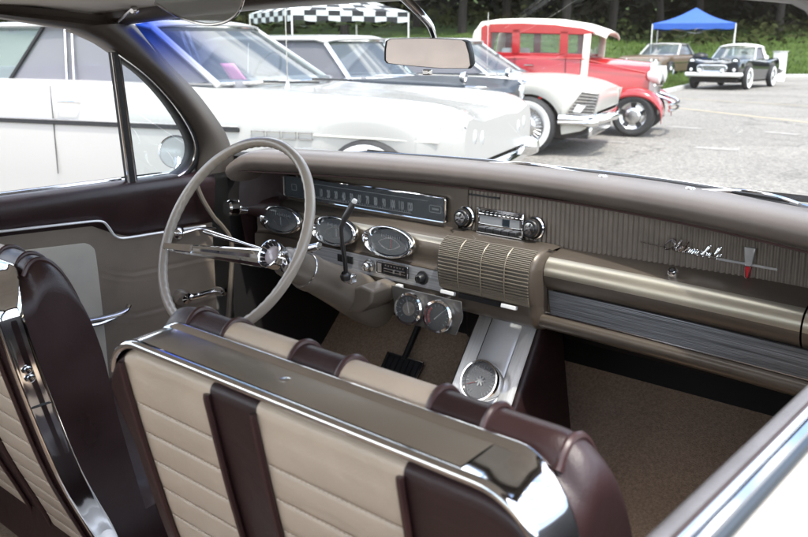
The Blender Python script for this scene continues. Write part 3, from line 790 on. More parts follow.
# ================================================================== shell of the same car: pillars, roof, doors, glass
def px_x(z): return .70 + .065*max(0,min(1,(1.34-z)/.375))      # half width at the pillar
def pillar_pts(pxs, off):
    out = []
    for p in pxs:
        x = -.73
        for _ in range(5):
            q = at(*p, x=x); x = -(px_x(q.z)+off)
        out.append(at(*p, x=x))
    return out
front = pillar_pts([(128,24),(146,42),(164,63),(193,93),(220,130),(229,152),(236,170)], -.004)
inner = pillar_pts([(71,30),(92,39),(108,48),(149,78),(186,119),(198,145),(198,176)], .012)
f2 = smooth_path(front, 5); i2 = smooth_path(inner, 5)
def mirx(p): return Vector((-p[0]+.045, p[1], p[2]))
for sgn in (-1, 1):
    rows = []
    for a, b in zip(f2, i2):
        n = Vector((.022,-.012,.004))
        r = [a+Vector((-.012,.02,0)), a+Vector((-.004,.008,0)), a, a.lerp(b,.2)+n*.8, a.lerp(b,.5)+n*1.15, a.lerp(b,.8)+n*.9, b+n*.3, b+Vector((-.03,0,0)), a+Vector((-.05,.03,0))]
        rows.append([p if sgn < 0 else mirx(p) for p in r])
    m = MB(); m.grid(rows)
    po = m.build('windscreen_pillar', M['pillar'], car, ang=70)
    rl = []
    A = front[0]; B = inner[0]
    for t, (da, db) in zip(lin(0,1,14), [(0,0)]*14):
        y = A.y+(-.55-A.y)*t; y2 = B.y+(-.55-B.y)*t
        za = A.z+.018*min(1,t*7); zb = B.z+.032*min(1,t*6)
        a = Vector((A.x-.0*t, y, za)); b = Vector((B.x, y2, zb)); n = Vector((.016,0,-.004))
        r = [a+Vector((.010,0,.012)), a, a.lerp(b,.3)+n, a.lerp(b,.7)+n, b, b+Vector((-.03,0,.004)), a+Vector((-.05,0,.03))]
        rl.append([p if sgn < 0 else mirx(p) for p in r])
    m = MB(); m.grid(rl); m.build('roof_rail', M['pillar'], car, ang=60)
    if sgn < 0:
        m = MB(); c = at(107,28,x=-.695); m.lathe([(.006,0),(.0055,.002),(.0003,.0025)], c+Vector((.004,-.004,0)), (1,-.6,0), 14); m.build('trim_screw', M['taupe'], po)
# header and roof
m = MB(); rows = []
for x in lin(-.72,.79,32):
    y = hd(x); rows.append([(x,y+.010,1.362-.044*(abs(x)/.72)**2.5),(x,y-.004,1.354-.040*(abs(x)/.72)**2.5),(x,y-.03,1.354-.038*(abs(x)/.72)**2.5),(x,y-.07,1.362-.038*(abs(x)/.72)**2.5),(x,y-.08,1.374-.034*(abs(x)/.72)**2.5),(x,y+.02,1.388-.046*(abs(x)/.72)**2.5)])
m.grid(rows, cv=True); m.build('windscreen_header', M['pillar'], car, ang=60)
m = MB(); rows = []
for x in lin(-.72,.72,26):
    zc = 1.347+.046*(1-(x/.72)**2); rows.append([(x, hd(x)-.072, zc-.010)]+[(x, y, zc) for y in lin(.85,-.42,10)]+[(x,-.50,zc-.02)])
m.grid(rows); m.build('headliner', M['headliner'], car, solid=.004)
m = MB(); rows = []
for x in lin(-.78,.78,30):
    zc = 1.347+.064*(1-(x/.78)**2); rows.append([(x, hd(x)+.02, zc-.006)]+[(x, y, zc) for y in lin(.85,-.45,10)]+[(x,-.53,zc-.02)])
m.grid(rows); m.build('roof', M['whitepaint'], car, solid=.006)
# rear bench and parcel shelf that close the cabin
m = MB(); rows = []
for x in lin(-.76,.76,20):
    rows.append([(x,-.30,.30),(x,-.32,.47),(x,-.55,.50),(x,-.83,.50),(x,-.90,.60),(x,-1.02,.90),(x,-1.12,.95),(x,-1.7,.96)])
m.grid(rows, lambda i, j: 1 if (4 < i < 8 or 10 < i < 14) else 0); m.build('rear_seat', [M['brown'], M['cream']], car)
# wrap-round rear window
m = MB(); rows = []
for x in lin(-1,1,24): rows.append([Vector((x*.76,-1.42+.30*x*x,.95)).lerp(Vector((x*.72,-.52,1.35+.03*(1-x*x))),t) for t in lin(0,1,6)])
m.grid(rows); m.build('rear_window', M['vent'], car)
# windscreen
m = MB(); rows = []
for x in lin(-1,1,40):
    xb = x*.762; xt = x*.702; yb = ws(xb)+.012; yt = hd(xt)+.012
    rows.append([(xb+(xt-xb)*t, yb+(yt-yb)*t, .992+(1.362-.044*abs(x)**2.5-.992)*t + 0*t) for t in lin(0,1,10)])
m.grid(rows); m.build('windscreen', M['screen'], car)
m = MB(); m.tube([(x, ws(x)+.016, .994) for x in lin(-.765,.765,50)], .009, 8); m.build('windscreen_gasket', M['rubber'], car)
m = MB(); m.tube([(x, ws(x)+.030, .995) for x in lin(-.775,.775,50)], .007, 8); m.build('windscreen_moulding', M['chrome'], car)
# bonnet and cowl, wings
m = MB(); rows = []
for x in lin(-.93,.93,40):
    y0 = ws(max(-.78,min(.78,x)))+.034 - .35*max(0,abs(x)-.78)
    ed = -.05*max(0,(abs(x)-.84)/.09)**2
    rows.append([(x,y0,.986+ed),(x,max(y0+.03,1.70),.984+ed),(x,max(y0+.06,1.80),.966+ed),(x,2.1,.89+ed),(x,2.5,.795+ed),(x,2.9,.69+ed),(x,3.1,.62+ed),(x,3.15,.52+ed)])
m.grid(rows); m.build('bonnet', M['whitepaint'], car)
# windscreen wipers
for pxs, blade in (([(488,163),(520,163),(545,166),(575,172),(603,178.5)],[(452,161.5),(480,161.5),(520,164),(560,169.5)]), ([(690,191),(712,190.5),(745,191),(775,196),(800,204)],[(640,183.5),(690,188),(740,193),(790,201)])):
    P = [at(*p, z=1.012) for p in pxs]; B = [at(*p, z=1.009) for p in blade]
    m = MB(); m.tube(smooth_path(P,4), .0032, 8); wo = m.build('wiper_arm', M['chromesoft'], car)
    m = MB(); m.tube(smooth_path(B,4), .0035, 6); m.build('wiper_blade', M['rubber'], wo)
    m = MB(); m.lathe([(.011,-.02),(.011,.004),(.007,.008),(.0003,.008)], P[0] if P[0].x > 0 and P[0].x > .3 else P[-1], (0,.2,1), 14); m.build('wiper_pivot', M['chromesoft'], wo)

# ---------------- driver's door
XD = -.778
m = MB(); rows = []
for y in lin(-.55,1.315,40):
    # padded upper, dark
    zc = interp([(-.6,.865),(.772,.879),(.99,.868),(1.015,.862),(1.035,.835),(1.05,.828),(1.32,.826)], y)
    rows.append([(-.800,y,.958),(-.790,y,.963),(-.772,y,.962),(-.757,y,.952),(-.752,y,.935),(-.757,y,.915),(-.768,y,zc+.012),(-.776,y,zc+.002),(-.779,y,zc-.002)])
m.grid(rows); dp = m.build('driver_door', M['brown'], car, ang=70)
m = MB(); rows = []
for y in lin(-.55,1.315,40):
    zc = interp([(-.6,.865),(.772,.879),(.99,.868),(1.015,.862),(1.035,.835),(1.05,.828),(1.32,.826)], y)
    row = []
    for k in range(121):
        z = zc-(zc-.268)*k/120
        b = 0
        for z0 in (.735,.630,.5):
            if y > 1.015: b += .0018*math.exp(-((z-z0+.0)/.0035)**2) - .0015*math.exp(-((z-z0+.008)/.0035)**2)
        row.append((XD-b, y, z))
    rows.append(row)
m.grid(rows); m.build('door_trim_panel', M['taupedull'], dp, ang=70)
pts = [at(*p, x=-.762) for p in [(-20,233.5),(0,231.5),(40,227),(80,222.5),(97,221),(104,222.5),(109,228),(114,235),(121,238),(135,236.5),(160,232.5),(205,226)]]
m = MB(); m.tube(smooth_path(pts,6), .0050, 8, flat=.6); m.build('door_chrome_strip', M['alubright'], dp)
ci = [at(*p, x=-.7765) for p in [(-15,254),(40,248),(78,243.5),(86,243.5),(92,247),(95,254),(99,285),(104,330)]]
ins = smooth_path(ci, 4); low = ins[-1].copy(); 
poly = ins+[Vector((-.7765,low.y,.42)), Vector((-.7765,ins[0].y-.2,.42)), Vector((-.7765,ins[0].y-.2,ins[0].z))]
m = MB(); m.prism(poly, (.004,0,0)); fix_normals(m.build('door_insert', M['greyinsert'], dp, bevel=.0015))
# window winder
wk = at(182,297,x=-.768); wt = at(219,291,x=-.735)
m = MB(); m.lathe([(.021,-.01),(.0225,.004),(.018,.014),(.014,.024),(.0003,.027)], wk, (1,0,0), 24)
m.tube(smooth_path([wk+Vector((.012,0,0)), wk.lerp(wt,.35)+Vector((.008,0,0)), wt+Vector((-.012,0,0))],5), [.012]*4+[.0098]*7, 10, flat=.95)
m.lathe([(.009,-.014),(.0125,-.006),(.0125,.014),(.010,.021),(.0003,.023)], wt, (1,0,.1), 16); m.build('window_winder', M['chrome'], dp)
# vent window winder behind the wheel rim
vk = at(178,233,x=-.765); m = MB(); m.lathe([(.017,-.012),(.018,.004),(.013,.012),(.0003,.018)], vk, (1,0,0), 20); m.tube([vk+Vector((.01,0,0)), at(196,229,x=-.75), at(215,228,x=-.748)], .0062, 8, flat=.6); m.build('vent_winder', M['chromesoft'], dp)
# inside handle
hpts = [at(86,321,x=-.752), at(100,318.5,x=-.748), at(118,314,x=-.746), at(126,310,x=-.747), at(129,305,x=-.75)]
m = MB(); m.tube(smooth_path(hpts,6), [.0095]*19+[.0075]*6, 10, flat=.7); m.tube(smooth_path([hpts[0]+Vector((0,0,-.012)), hpts[1]+Vector((0,0,-.012)), hpts[2]+Vector((0,-.005,-.006))],4), .005, 8)
m.box((-.766, hpts[0].y-.01, hpts[0].z-.004), (.03,.03,.022)); m.build('inside_door_handle', M['chromesoft'], dp)
# door gap with a taupe windlace along its front edge
wl = smooth_path([at(*p, x=-.743) for p in [(197,186),(203,200),(213,216),(222,226),(230,238),(232,255),(230,290),(228,322),(226,345)]],5)
m = MB(); m.tube(wl, .0062, 8); m.build('windlace', M['column'], car)
# door window sill: chrome finisher and rubber
m = MB(); m.tube([(-.806,y,.962) for y in (-.6,.5,1.08)], .005, 8); m.build('glass_channel', M['chromesoft'], dp)
m = MB(); m.box((-.824, .30, .957), (.03,1.9,.012)); m.build('sill_moulding', M['chrome'], dp, bevel=.003)
# quarter vent window
vp = pillar_pts([(113,52),(131,187)], .018)
fr_in = pillar_pts([(118,58),(142,76),(165,101),(182,127),(189,145),(187,160),(178,171),(160,179),(136,184.5)], .020)
fr_out = pillar_pts([(112,48),(146,73),(172,99),(191,125),(199,147),(196,166),(184,178),(163,185),(132,190)], .014)
a_, b_ = smooth_path(fr_in,4), smooth_path(fr_out,4)
m = MB(); rows = []
for p, q in zip(a_, b_):
    rows.append([p, p.lerp(q,.15)+Vector((.010,-.003,0)), p.lerp(q,.5)+Vector((.013,-.004,0)), p.lerp(q,.85)+Vector((.010,-.003,0)), q, q+Vector((-.02,0,0)), p+Vector((-.02,0,0))])
m.grid(rows, cv=True); vf = m.build('vent_window_frame', M['rubber'], dp, ang=60)
m = MB(); m.tube([p.lerp(q,.35)+Vector((.013,-.003,0)) for p, q in zip(a_,b_)], .0028, 6); m.build('vent_frame_bead', M['chromesoft'], vf)
m = MB()
A0, A1 = vp; 
m.grid([[A0+Vector((0,-.012,0)), A0+Vector((.012,-.010,0)), A0+Vector((.014,.0,0)), A0+Vector((.010,.012,0)), A0+Vector((-.01,.012,0))],[A1+Vector((0,-.014,0)), A1+Vector((.012,-.012,0)), A1+Vector((.014,0,0)), A1+Vector((.010,.014,0)), A1+Vector((-.01,.014,0))]])
m.build('vent_post', M['rubber'], dp, ang=50)
m = MB(); m.tube([A0+Vector((.013,-.010,0)), A1+Vector((.013,-.012,0))], .0028, 6); m.tube([A0+Vector((.012,.006,0)), A1+Vector((.012,.008,0))], .002, 6); m.build('vent_post_bead', M['chromesoft'], dp)
m = MB(); m.poly([p+Vector((-.006,0,0)) for p in a_]); m.build('vent_glass', M['vent'], dp)
# outside mirror on the driver's door
mc = at(176,152,x=-1.0); ma = (CAM-mc); ma.z = 0; ma = (ma.normalized()+Vector((.10,-.15,0))).normalized()
m = MB(); m.lathe([(.0003,-.045),(.026,-.04),(.042,-.025),(.047,-.008),(.047,.002),(.0435,.003)], mc, ma, 32)
m.tube([mc-ma*.03, mc-ma*.02+Vector((.04,-.02,-.05)), mc+Vector((.09,-.02,-.075))], [.014,.012,.018], 10); mo = m.build('door_mirror', M['chrome'], dp)
m = MB(); m.disc(mc+ma*.0015, ma, .0440, 32); m.build('mirror_face', mat('door_mirror_glass',(.52,.55,.55),.12,metal=.5,var=.05), mo)

# ---------------- passenger door (nearest the viewer): sill pad, chrome finishers, outer skin
m = MB(); rows = []
for y in lin(-.6,1.33,36):
    x0 = .832 - .03*max(0,(y-.9)/.43)**2
    rows.append([(x0-.020,y,.55),(x0-.0195,y,.86),(x0-.018,y,.932),(x0-.014,y,.948),(x0-.006,y,.956),(x0+.003,y,.955),(x0+.006,y,.946)])
m.grid(rows); pd = m.build('passenger_door', M['sillskylit'], car, ang=70)
m = MB(); rows = []
for y in lin(-.6,1.33,36):
    x0 = .832 - .03*max(0,(y-.9)/.43)**2
    rows.append([(x0+.006,y,.935),(x0+.007,y,.957),(x0+.010,y,.960),(x0+.0125,y,.957),(x0+.013,y,.945),(x0+.016,y,.945),(x0+.0165,y,.956),(x0+.019,y,.960),(x0+.024,y,.958),(x0+.028,y,.950),(x0+.028,y,.940)])
m.grid(rows); m.build('sill_chrome', M['chrome'], pd, ang=40)
m = MB(); m.tube([(.832-.03*max(0,(y-.9)/.43)**2+.0265, y, .952) for y in lin(-.6,1.33,30)], .0052, 8); m.build('belt_reflection_strip', M['navy'], pd)  # dark strip added to paint a reflection line beside the sill chrome
m = MB(); m.tube([(.832-.03*max(0,(y-.9)/.43)**2+.0075, y, .957) for y in lin(-.6,1.33,30)], .0022, 6); m.build('sill_reflection_line', M['piping'], pd)  # thin dark line added for the reflections along the sill chrome
m = MB(); rows = []
for y in lin(-.6,1.33,36):
    x0 = .832 - .03*max(0,(y-.9)/.43)**2
    rows.append([(x0+.0285,y,.930),(x0+.0295,y,.946),(x0+.042,y,.9455),(x0+.065,y,.937),(x0+.085,y,.918),(x0+.100,y,.88),(x0+.115,y,.80),(x0+.120,y,.65),(x0+.115,y,.45),(x0+.09,y,.28)])
m.grid(rows); m.build('outer_door_skin', M['whitepaint'], pd, ang=70)
m = MB(); rows = []
for y in lin(-.6,1.33,6): rows.append([(-.845,y,.955),(-.87,y,.945),(-.92,y,.91),(-.945,y,.80),(-.95,y,.6),(-.92,y,.28)])
m.grid(rows); m.build('outer_door_skin', M['whitepaint'], dp)
for sx in (-1,1):
    off = .802 if sx > 0 else .798
    prof = [(-.03,.955),(.02,.956),(.042,.9455),(.065,.937),(.085,.918),(.100,.88),(.115,.80),(.120,.65),(.115,.45),(.09,.28)]
    m = MB(); m.grid([[(sx*(off+a+(.02*min(1,max(0,y-1.4)))), y, z-(.16*max(0,y-1.6)*max(0,(z-.6)/.35))) for a, z in prof] for y in (1.333,1.45,1.6,1.8,2.1,2.4,2.7,2.95,3.15)]); m.build('front_wing', M['whitepaint'], car, ang=60)
    m = MB(); m.grid([[(sx*(off+.03+a), y, z) for a, z in prof] for y in (-.603,-1.2,-2.2)]); m.build('rear_wing', M['whitepaint'], car, ang=60)
    m = MB(); m.grid([[(sx*(off+.10),y,.30),(sx*(off+.02),y,.262),(sx*.76,y,.262)] for y in (-.6,.4,1.34)]); m.build('door_sill', M['chromesoft'], car)

# ---------------- interior mirror and visor
mn = Vector((-.20,-.97,-.12)).normalized()
def onmir(px, py, base): 
    r = at(px,py,y=1)-CAM; t = (base-CAM).dot(mn)/r.dot(mn); return CAM+r*t
mb_ = Vector((.03,1.235,1.262))
cr = [(391,39),(428,38.2),(462,40),(465.5,42),(469,54),(470.5,65),(468,68.2),(440,68),(405,65),(388,63),(385.5,60),(385.5,50),(387,41)]
mp = [onmir(px,py,mb_) for px, py in cr]; cc = sum(mp, Vector())/len(mp)
m = MB(); rows = [[cc+(p-cc)*1.0+mn*.001 for p in mp],[cc+(p-cc)*1.022+mn*.001 for p in mp],[cc+(p-cc)*1.028-mn*.004 for p in mp],[cc+(p-cc)*.96-mn*.016 for p in mp],[cc+(p-cc)*.5-mn*.022 for p in mp],[cc+(p-cc)*.02-mn*.023 for p in mp]]
m.grid(rows, cv=True); rm = m.build('rear_view_mirror', M['rubber'], car, ang=50)
m = MB(); m.poly([p-mn*.0002 for p in mp]); m.build('mirror_face', mat('mirror_glass_headliner_tint',(.90,.82,.77),.05,metal=.62,var=.05), rm)  # warm pale tint paints the headliner's reflection into the mirror
aa = [at(399,-8,y=1.20), at(409,2,y=1.21), at(421,14,y=1.225), at(430,25,y=1.245), at(434.5,37,y=1.26)]
m = MB(); m.tube(smooth_path(aa,6), [.013-.0002*k for k in range(25)], 12, flat=.7); m.build('mirror_arm', M['chrome'], rm)
m = MB(); m.box(cc+Vector((.010,-.004,-.0335)), (.016,.012,.010)); m.build('mirror_lever', M['chromesoft'], rm, bevel=.002)
vp_ = [at(*p, y=1.0) for p in [(155,3),(172,13),(186,19.5),(204,24),(219,23.5),(231,19),(239,11),(243,0),(243,-8)]]
vv = smooth_path(vp_,4)
m = MB(); rows = [[p, Vector((p.x-.0, p.y+.05, p.z+.012)), Vector((p.x, p.y+.12, 1.352))] for p in vv]
m.poly(vv+[Vector((vv[-1].x,1.0,1.38)), Vector((vv[0].x,1.0,1.38))]); vo = m.build('sun_visor', M['visor'], car)
m = MB(); m.tube(vv, .0028, 6); m.build('visor_edge', M['chromesoft'], vo)
c = at(134,10,y=1.02)
m = MB(); m.tube([at(117,22,y=1.03), at(127,13,y=1.03), at(133,8,y=1.03)], .004, 8); m.lathe([(.008,-.006),(.009,.003),(.005,.008),(.0003,.008)], c, (.3,-.8,-.2), 14); m.build('visor_bracket', M['chromesoft'], car)
# ================================================================== the parking lot around the car
def asphalt():
    m, t, o = nt('asphalt')
    b = t.nodes.new('ShaderNodeBsdfPrincipled'); t.links.new(b.outputs[0], o.inputs[0]); b.inputs['Roughness'].default_value = .85
    tc = t.nodes.new('ShaderNodeTexCoord')
    def noise(s, d=4, r=.6):
        n = t.nodes.new('ShaderNodeTexNoise'); n.inputs['Scale'].default_value = s; n.inputs['Detail'].default_value = d; n.inputs['Roughness'].default_value = r
        t.links.new(tc.outputs['Object'], n.inputs['Vector']); return n
    v = t.nodes.new('ShaderNodeTexVoronoi'); v.inputs['Scale'].default_value = 34; t.links.new(tc.outputs['Object'], v.inputs['Vector'])
    cr = t.nodes.new('ShaderNodeValToRGB'); cr.color_ramp.elements[0].color = (.125,.116,.104,1); cr.color_ramp.elements[1].color = (.26,.242,.215,1)
    sp = t.nodes.new('ShaderNodeSeparateColor'); t.links.new(v.outputs['Color'], sp.inputs[0]); t.links.new(sp.outputs[0], cr.inputs[0])
    n1 = noise(.35, 5); n2 = noise(60, 3)
    r1 = t.nodes.new('ShaderNodeMapRange'); r1.inputs['From Min'].default_value = .3; r1.inputs['From Max'].default_value = .7; r1.inputs['To Min'].default_value = .8; r1.inputs['To Max'].default_value = 1.15; t.links.new(n1.outputs['Fac'], r1.inputs['Value'])
    r2 = t.nodes.new('ShaderNodeMapRange'); r2.inputs['From Min'].default_value = .3; r2.inputs['From Max'].default_value = .7; r2.inputs['To Min'].default_value = .75; r2.inputs['To Max'].default_value = 1.25; t.links.new(n2.outputs['Fac'], r2.inputs['Value'])
    mm0 = t.nodes.new('ShaderNodeMath'); mm0.operation = 'MULTIPLY'; t.links.new(r1.outputs[0], mm0.inputs[0]); t.links.new(r2.outputs[0], mm0.inputs[1])
    n3 = noise(.9, 3, .5); r3 = t.nodes.new('ShaderNodeMapRange'); r3.interpolation_type = 'SMOOTHSTEP'; r3.inputs['From Min'].default_value = .60; r3.inputs['From Max'].default_value = .74; r3.inputs['To Min'].default_value = 1; r3.inputs['To Max'].default_value = .62; t.links.new(n3.outputs['Fac'], r3.inputs['Value'])
    vc = t.nodes.new('ShaderNodeTexVoronoi'); vc.feature = 'DISTANCE_TO_EDGE'; vc.inputs['Scale'].default_value = .22
    wn = noise(1.6, 5); wv = t.nodes.new('ShaderNodeVectorMath'); wv.operation = 'MULTIPLY_ADD'; wv.inputs[1].default_value = (1.2,1.2,0); t.links.new(wn.outputs['Color'], wv.inputs[0]); t.links.new(tc.outputs['Object'], wv.inputs[2]); t.links.new(wv.outputs[0], vc.inputs['Vector'])
    r4 = t.nodes.new('ShaderNodeMapRange'); r4.inputs['From Min'].default_value = .0015; r4.inputs['From Max'].default_value = .006; r4.inputs['To Min'].default_value = .5; r4.inputs['To Max'].default_value = 1; t.links.new(vc.outputs['Distance'], r4.inputs['Value'])
    mm1 = t.nodes.new('ShaderNodeMath'); mm1.operation = 'MULTIPLY'; t.links.new(r3.outputs[0], mm1.inputs[0]); t.links.new(r4.outputs[0], mm1.inputs[1])
    mm = t.nodes.new('ShaderNodeMath'); mm.operation = 'MULTIPLY'; t.links.new(mm0.outputs[0], mm.inputs[0]); t.links.new(mm1.outputs[0], mm.inputs[1])
    mx = t.nodes.new('ShaderNodeMix'); mx.data_type = 'RGBA'; mx.blend_type = 'MULTIPLY'; mx.inputs['Factor'].default_value = 1
    t.links.new(cr.outputs[0], mx.inputs['A']); t.links.new(mm.outputs[0], mx.inputs['B']); t.links.new(mx.outputs['Result'], b.inputs['Base Color'])
    bp = t.nodes.new('ShaderNodeBump'); bp.inputs['Strength'].default_value = .6; bp.inputs['Distance'].default_value = .01; t.links.new(v.outputs['Distance'], bp.inputs['Height']); t.links.new(bp.outputs[0], b.inputs['Normal'])
    return m
M['asphalt'] = asphalt()
M['grass'] = mat('grass_ground', (.050,.078,.020), .9, var=.45, vscale=.9, bump=.6, bscale=30, spec=.1, detail=9)
M['blade'] = mat('grass_blades', (.075,.115,.026), .8, var=.4, vscale=.6, spec=.1)
M['shaded_bark'] = mat('shaded_bark', (.018,.014,.011), .9, var=.4, vscale=8, bump=.8, bscale=20)  # darkened so that woodland shade is in the trunk colour
M['leaf'] = mat('leaf', (.016,.022,.008), .7, var=.5, vscale=.7, spec=.15)
M['darkleaf'] = mat('shaded_woodland_leaf', (.008,.010,.005), .8, var=.6, vscale=.5, spec=.1)  # near-black leaf colour paints the shade under the tree crowns
M['roadwhite'] = mat('worn_white_road_paint', (.26,.245,.225), .8, var=.3, vscale=14)
M['roadyellow'] = mat('worn_yellow_road_paint', (.32,.275,.19), .8, var=.3, vscale=14)
M['blackpaint'] = mat('black_car_paint', (.010,.011,.013), .12, var=.1, coat=.6)
M['slatepaint'] = mat('dark_slate_car_paint', (.018,.023,.030), .32, var=.1, spec=.15)
M['redpaint'] = mat('red_car_paint', (.34,.012,.015), .20, var=.05, coat=.6)
M['tanpaint'] = mat('tan_car_paint', (.15,.105,.072), .3, var=.08, coat=.4)
M['bluecloth'] = mat('blue_canopy_cloth', (.020,.085,.36), .7, var=.08)
M['seatgrey'] = mat('grey_cabin_trim', (.16,.16,.17), .7, var=.1)
M['seatlight'] = mat('light_cabin_trim', (.50,.50,.50), .7, var=.1)
M['pink'] = mat('pink_paper', (.92,.30,.52), .8, var=.04)
M['paleroof'] = mat('cream_roof_fabric', (.72,.68,.58), .6, var=.06, vscale=30)
M['tyre'] = mat('tyre_rubber', (.022,.022,.023), .7, var=.25, vscale=30)
M['wall'] = mat('white_sidewall', (.75,.74,.71), .6, var=.05)
M['hub'] = mat('hubcap_metal', (.60,.60,.60), .22, metal=1, var=.1, vscale=20)

m = MB(); m.grid([[(x,y,0) for x in lin(-500,500,11)] for y in lin(-500,500,11)])
tag(m.build('parking_lot', M['asphalt']), kind='structure')

# grass bank rising beyond the lot; boundary and rise given along the line of sight (r to the side, f ahead)
def edge(r): return crv([(-60,23.5),(0,22.8),(5.5,22.6),(6.6,23.1),(8,25.6),(10.5,30.5),(13,35.5),(16.5,37.4),(30,38.0),(80,39)], r)
def rise(r, f):
    d = max(0, f-max(edge(r), 30)); q = min(1, d/14); return .004 + .085*d*q + .25*sin(r*.21+f*.13)*min(1,d/20)
m = MB(); rows = []
for r in lin(-70,90,90):
    e = edge(r); rows.append([world_rf(r, e+d, rise(r, e+d) if d > 0 else .004) for d in (0,.4,1,2,3,5,7,9,12,15,18,22,26,31,36,42,50,60,75,95,130)])
m.grid(rows); tag(m.build('grass_bank', M['grass']), kind='structure')
m = MB(); rows = []
for r in lin(-20,60,80):
    e = edge(r); rows.append([world_rf(r,e-.10,0), world_rf(r,e-.09,.11), world_rf(r,e+.04,.12), world_rf(r,e+.08,.0)])
m.grid(rows); tag(m.build('kerb', mat('pale_concrete',(.42,.41,.39),.85,var=.15)), kind='structure')
random.seed(11); m = MB()
for i in range(26000):
    r = random.uniform(-16,32); f = edge(r)+.3+abs(random.gauss(0,1))*11
    if random.random() < .3: r = random.uniform(5.6,10); f = edge(r)+random.uniform(.2,5)
    p = world_rf(r, f, rise(r,f)); h = random.uniform(.05,.16)*(1+f/60); a = random.uniform(0,6.28); wd = Vector((cos(a),sin(a),0))*random.uniform(.012,.03)*(f/25)
    tip = p+Vector((random.gauss(0,.05),random.gauss(0,.05),h)); m.add([p-wd,p+wd,tip],[[0,1,2]])
tag(m.build('grass', M['blade'], smooth=False), 'short green grass growing on the bank beyond the parking lot', 'grass', kind='stuff')

# painted markings
def stripe(p, q, wd, col, name='parking_line'):
    a = at(*p, z=.004); b = at(*q, z=.004); d = (b-a).normalized(); n = Vector((-d.y,d.x,0))*wd/2
    m = MB(); m.poly([a-n,a+n,b+n,b-n]); return tag(m.build(name, col), kind='structure')
stripe((672,107.3),(830,124.5),.16,M['roadyellow']); stripe((640,96),(830,107),.12,M['roadyellow'])
stripe((668,126),(702,128.5),.22,M['roadwhite']); stripe((694,147),(738,149.5),.24,M['roadwhite']); stripe((764,131.5),(800,134.5),.22,M['roadwhite']); stripe((598,140.5),(626,142.5),.2,M['roadwhite'])

# ------------------------------------------------------------------ cars
def build_wheel(root, x, y, r, wd, white, cap='plain', z=None):
    z = r if z is None else z; s_ = 1 if y > 0 else -1; A = Vector((0,s_,0)); c = Vector((x, y-s_*wd/2, z))
    m = MB(); R = r
    m.lathe([(R*.62,0),(R*.80,-.0),(R*.95,.03*wd/.2),(R,.05),(R,wd-.05),(R*.965,wd-.02),(R*.86,wd+.004),(R*.72,wd+.002),(R*.64,wd-.012)], c, A, 36)
    o = m.build('wheel', M['tyre'], root)
    if white:
        m = MB(); m.lathe([(R*.88,wd+.006),(R*.76,wd+.008),(R*.66,wd-.004)], c, A, 36); m.build('whitewall', M['wall'], o)
    m = MB(); m.lathe([(R*.66,wd-.014),(R*.63,wd-.004),(R*.60,wd-.012),(R*.48,wd-.035),(R*.40,wd-.03),(R*.36,wd-.008),(R*.25,wd+.010),(.001,wd+.014)], c, A, 36); m.build('hubcap', M['hub'], o, ang=25)
    m = MB()
    if cap == 'wire':
        for k in range(28):
            a = 2*pi*k/28; d = Vector((cos(a),0,sin(a))); m.tube([c+A*(wd-.012)+d*R*.34, c+A*(wd-.016)+d*R*.60], .005, 4)
        m.build('wheel_spokes', M['hub'], o)
    elif cap == 'slot':
        for k in range(5):
            a = 2*pi*k/5+.3; d = Vector((cos(a),0,sin(a))); u = Vector((-sin(a),0,cos(a)))
            m.prism([c+A*(wd-.022)+d*R*.40-u*R*.10, c+A*(wd-.022)+d*R*.40+u*R*.10, c+A*(wd-.008)+d*R*.58+u*R*.13, c+A*(wd-.008)+d*R*.58-u*R*.13], A*.004)
        m.build('wheel_slot', M['black'], o)
    return o

def body_shell(st, wheels, base, wl=.03):
    """st: [(x, z_bottom, z_shoulder, half_width, z_crown, shoulder_inset)]"""
    xs = set(lin(st[0][0], st[-1][0], 90))
    for a in st: xs.add(a[0])
    for wx, wr, wz in wheels:
        for k in range(25): xs.add(wx+wr*-cos(pi*k/24))
    xs = sorted(x for x in xs if st[0][0]-1e-6 <= x <= st[-1][0]+1e-6); rows = []
    for x in xs:
        zb, zs, hw, zc, ins = [crv(st, x, k) for k in (1,2,3,4,5)]
        for wx, wr, wz in wheels:
            d = abs(x-wx)
            if d < wr: zb = max(zb, min(zs-.10, wz+sqrt(wr*wr-d*d)*base))
        h = zs-zb
        half = [(hw*.80,zb-.0),(hw*.955,zb+.004),(hw*.972,zb+.012),(hw*.985,zb+h*.25),(hw*1.0,zb+h*.55),(hw*.99,zb+h*.74),(hw*.968,zs-.055),(hw*.945,zs-.022),(hw*.91,zs),(hw*(.91-ins),zs+.006),(hw*.52,zc-.008),(hw*.25,zc),(0,zc+.003)]
        rows.append([(x,-y,z) for y, z in half]+[(x,y,z) for y, z in half[-2::-1]])
    m = MB(); m.grid(rows); m.poly(rows[0]); m.poly(rows[-1][::-1]); return m, rows

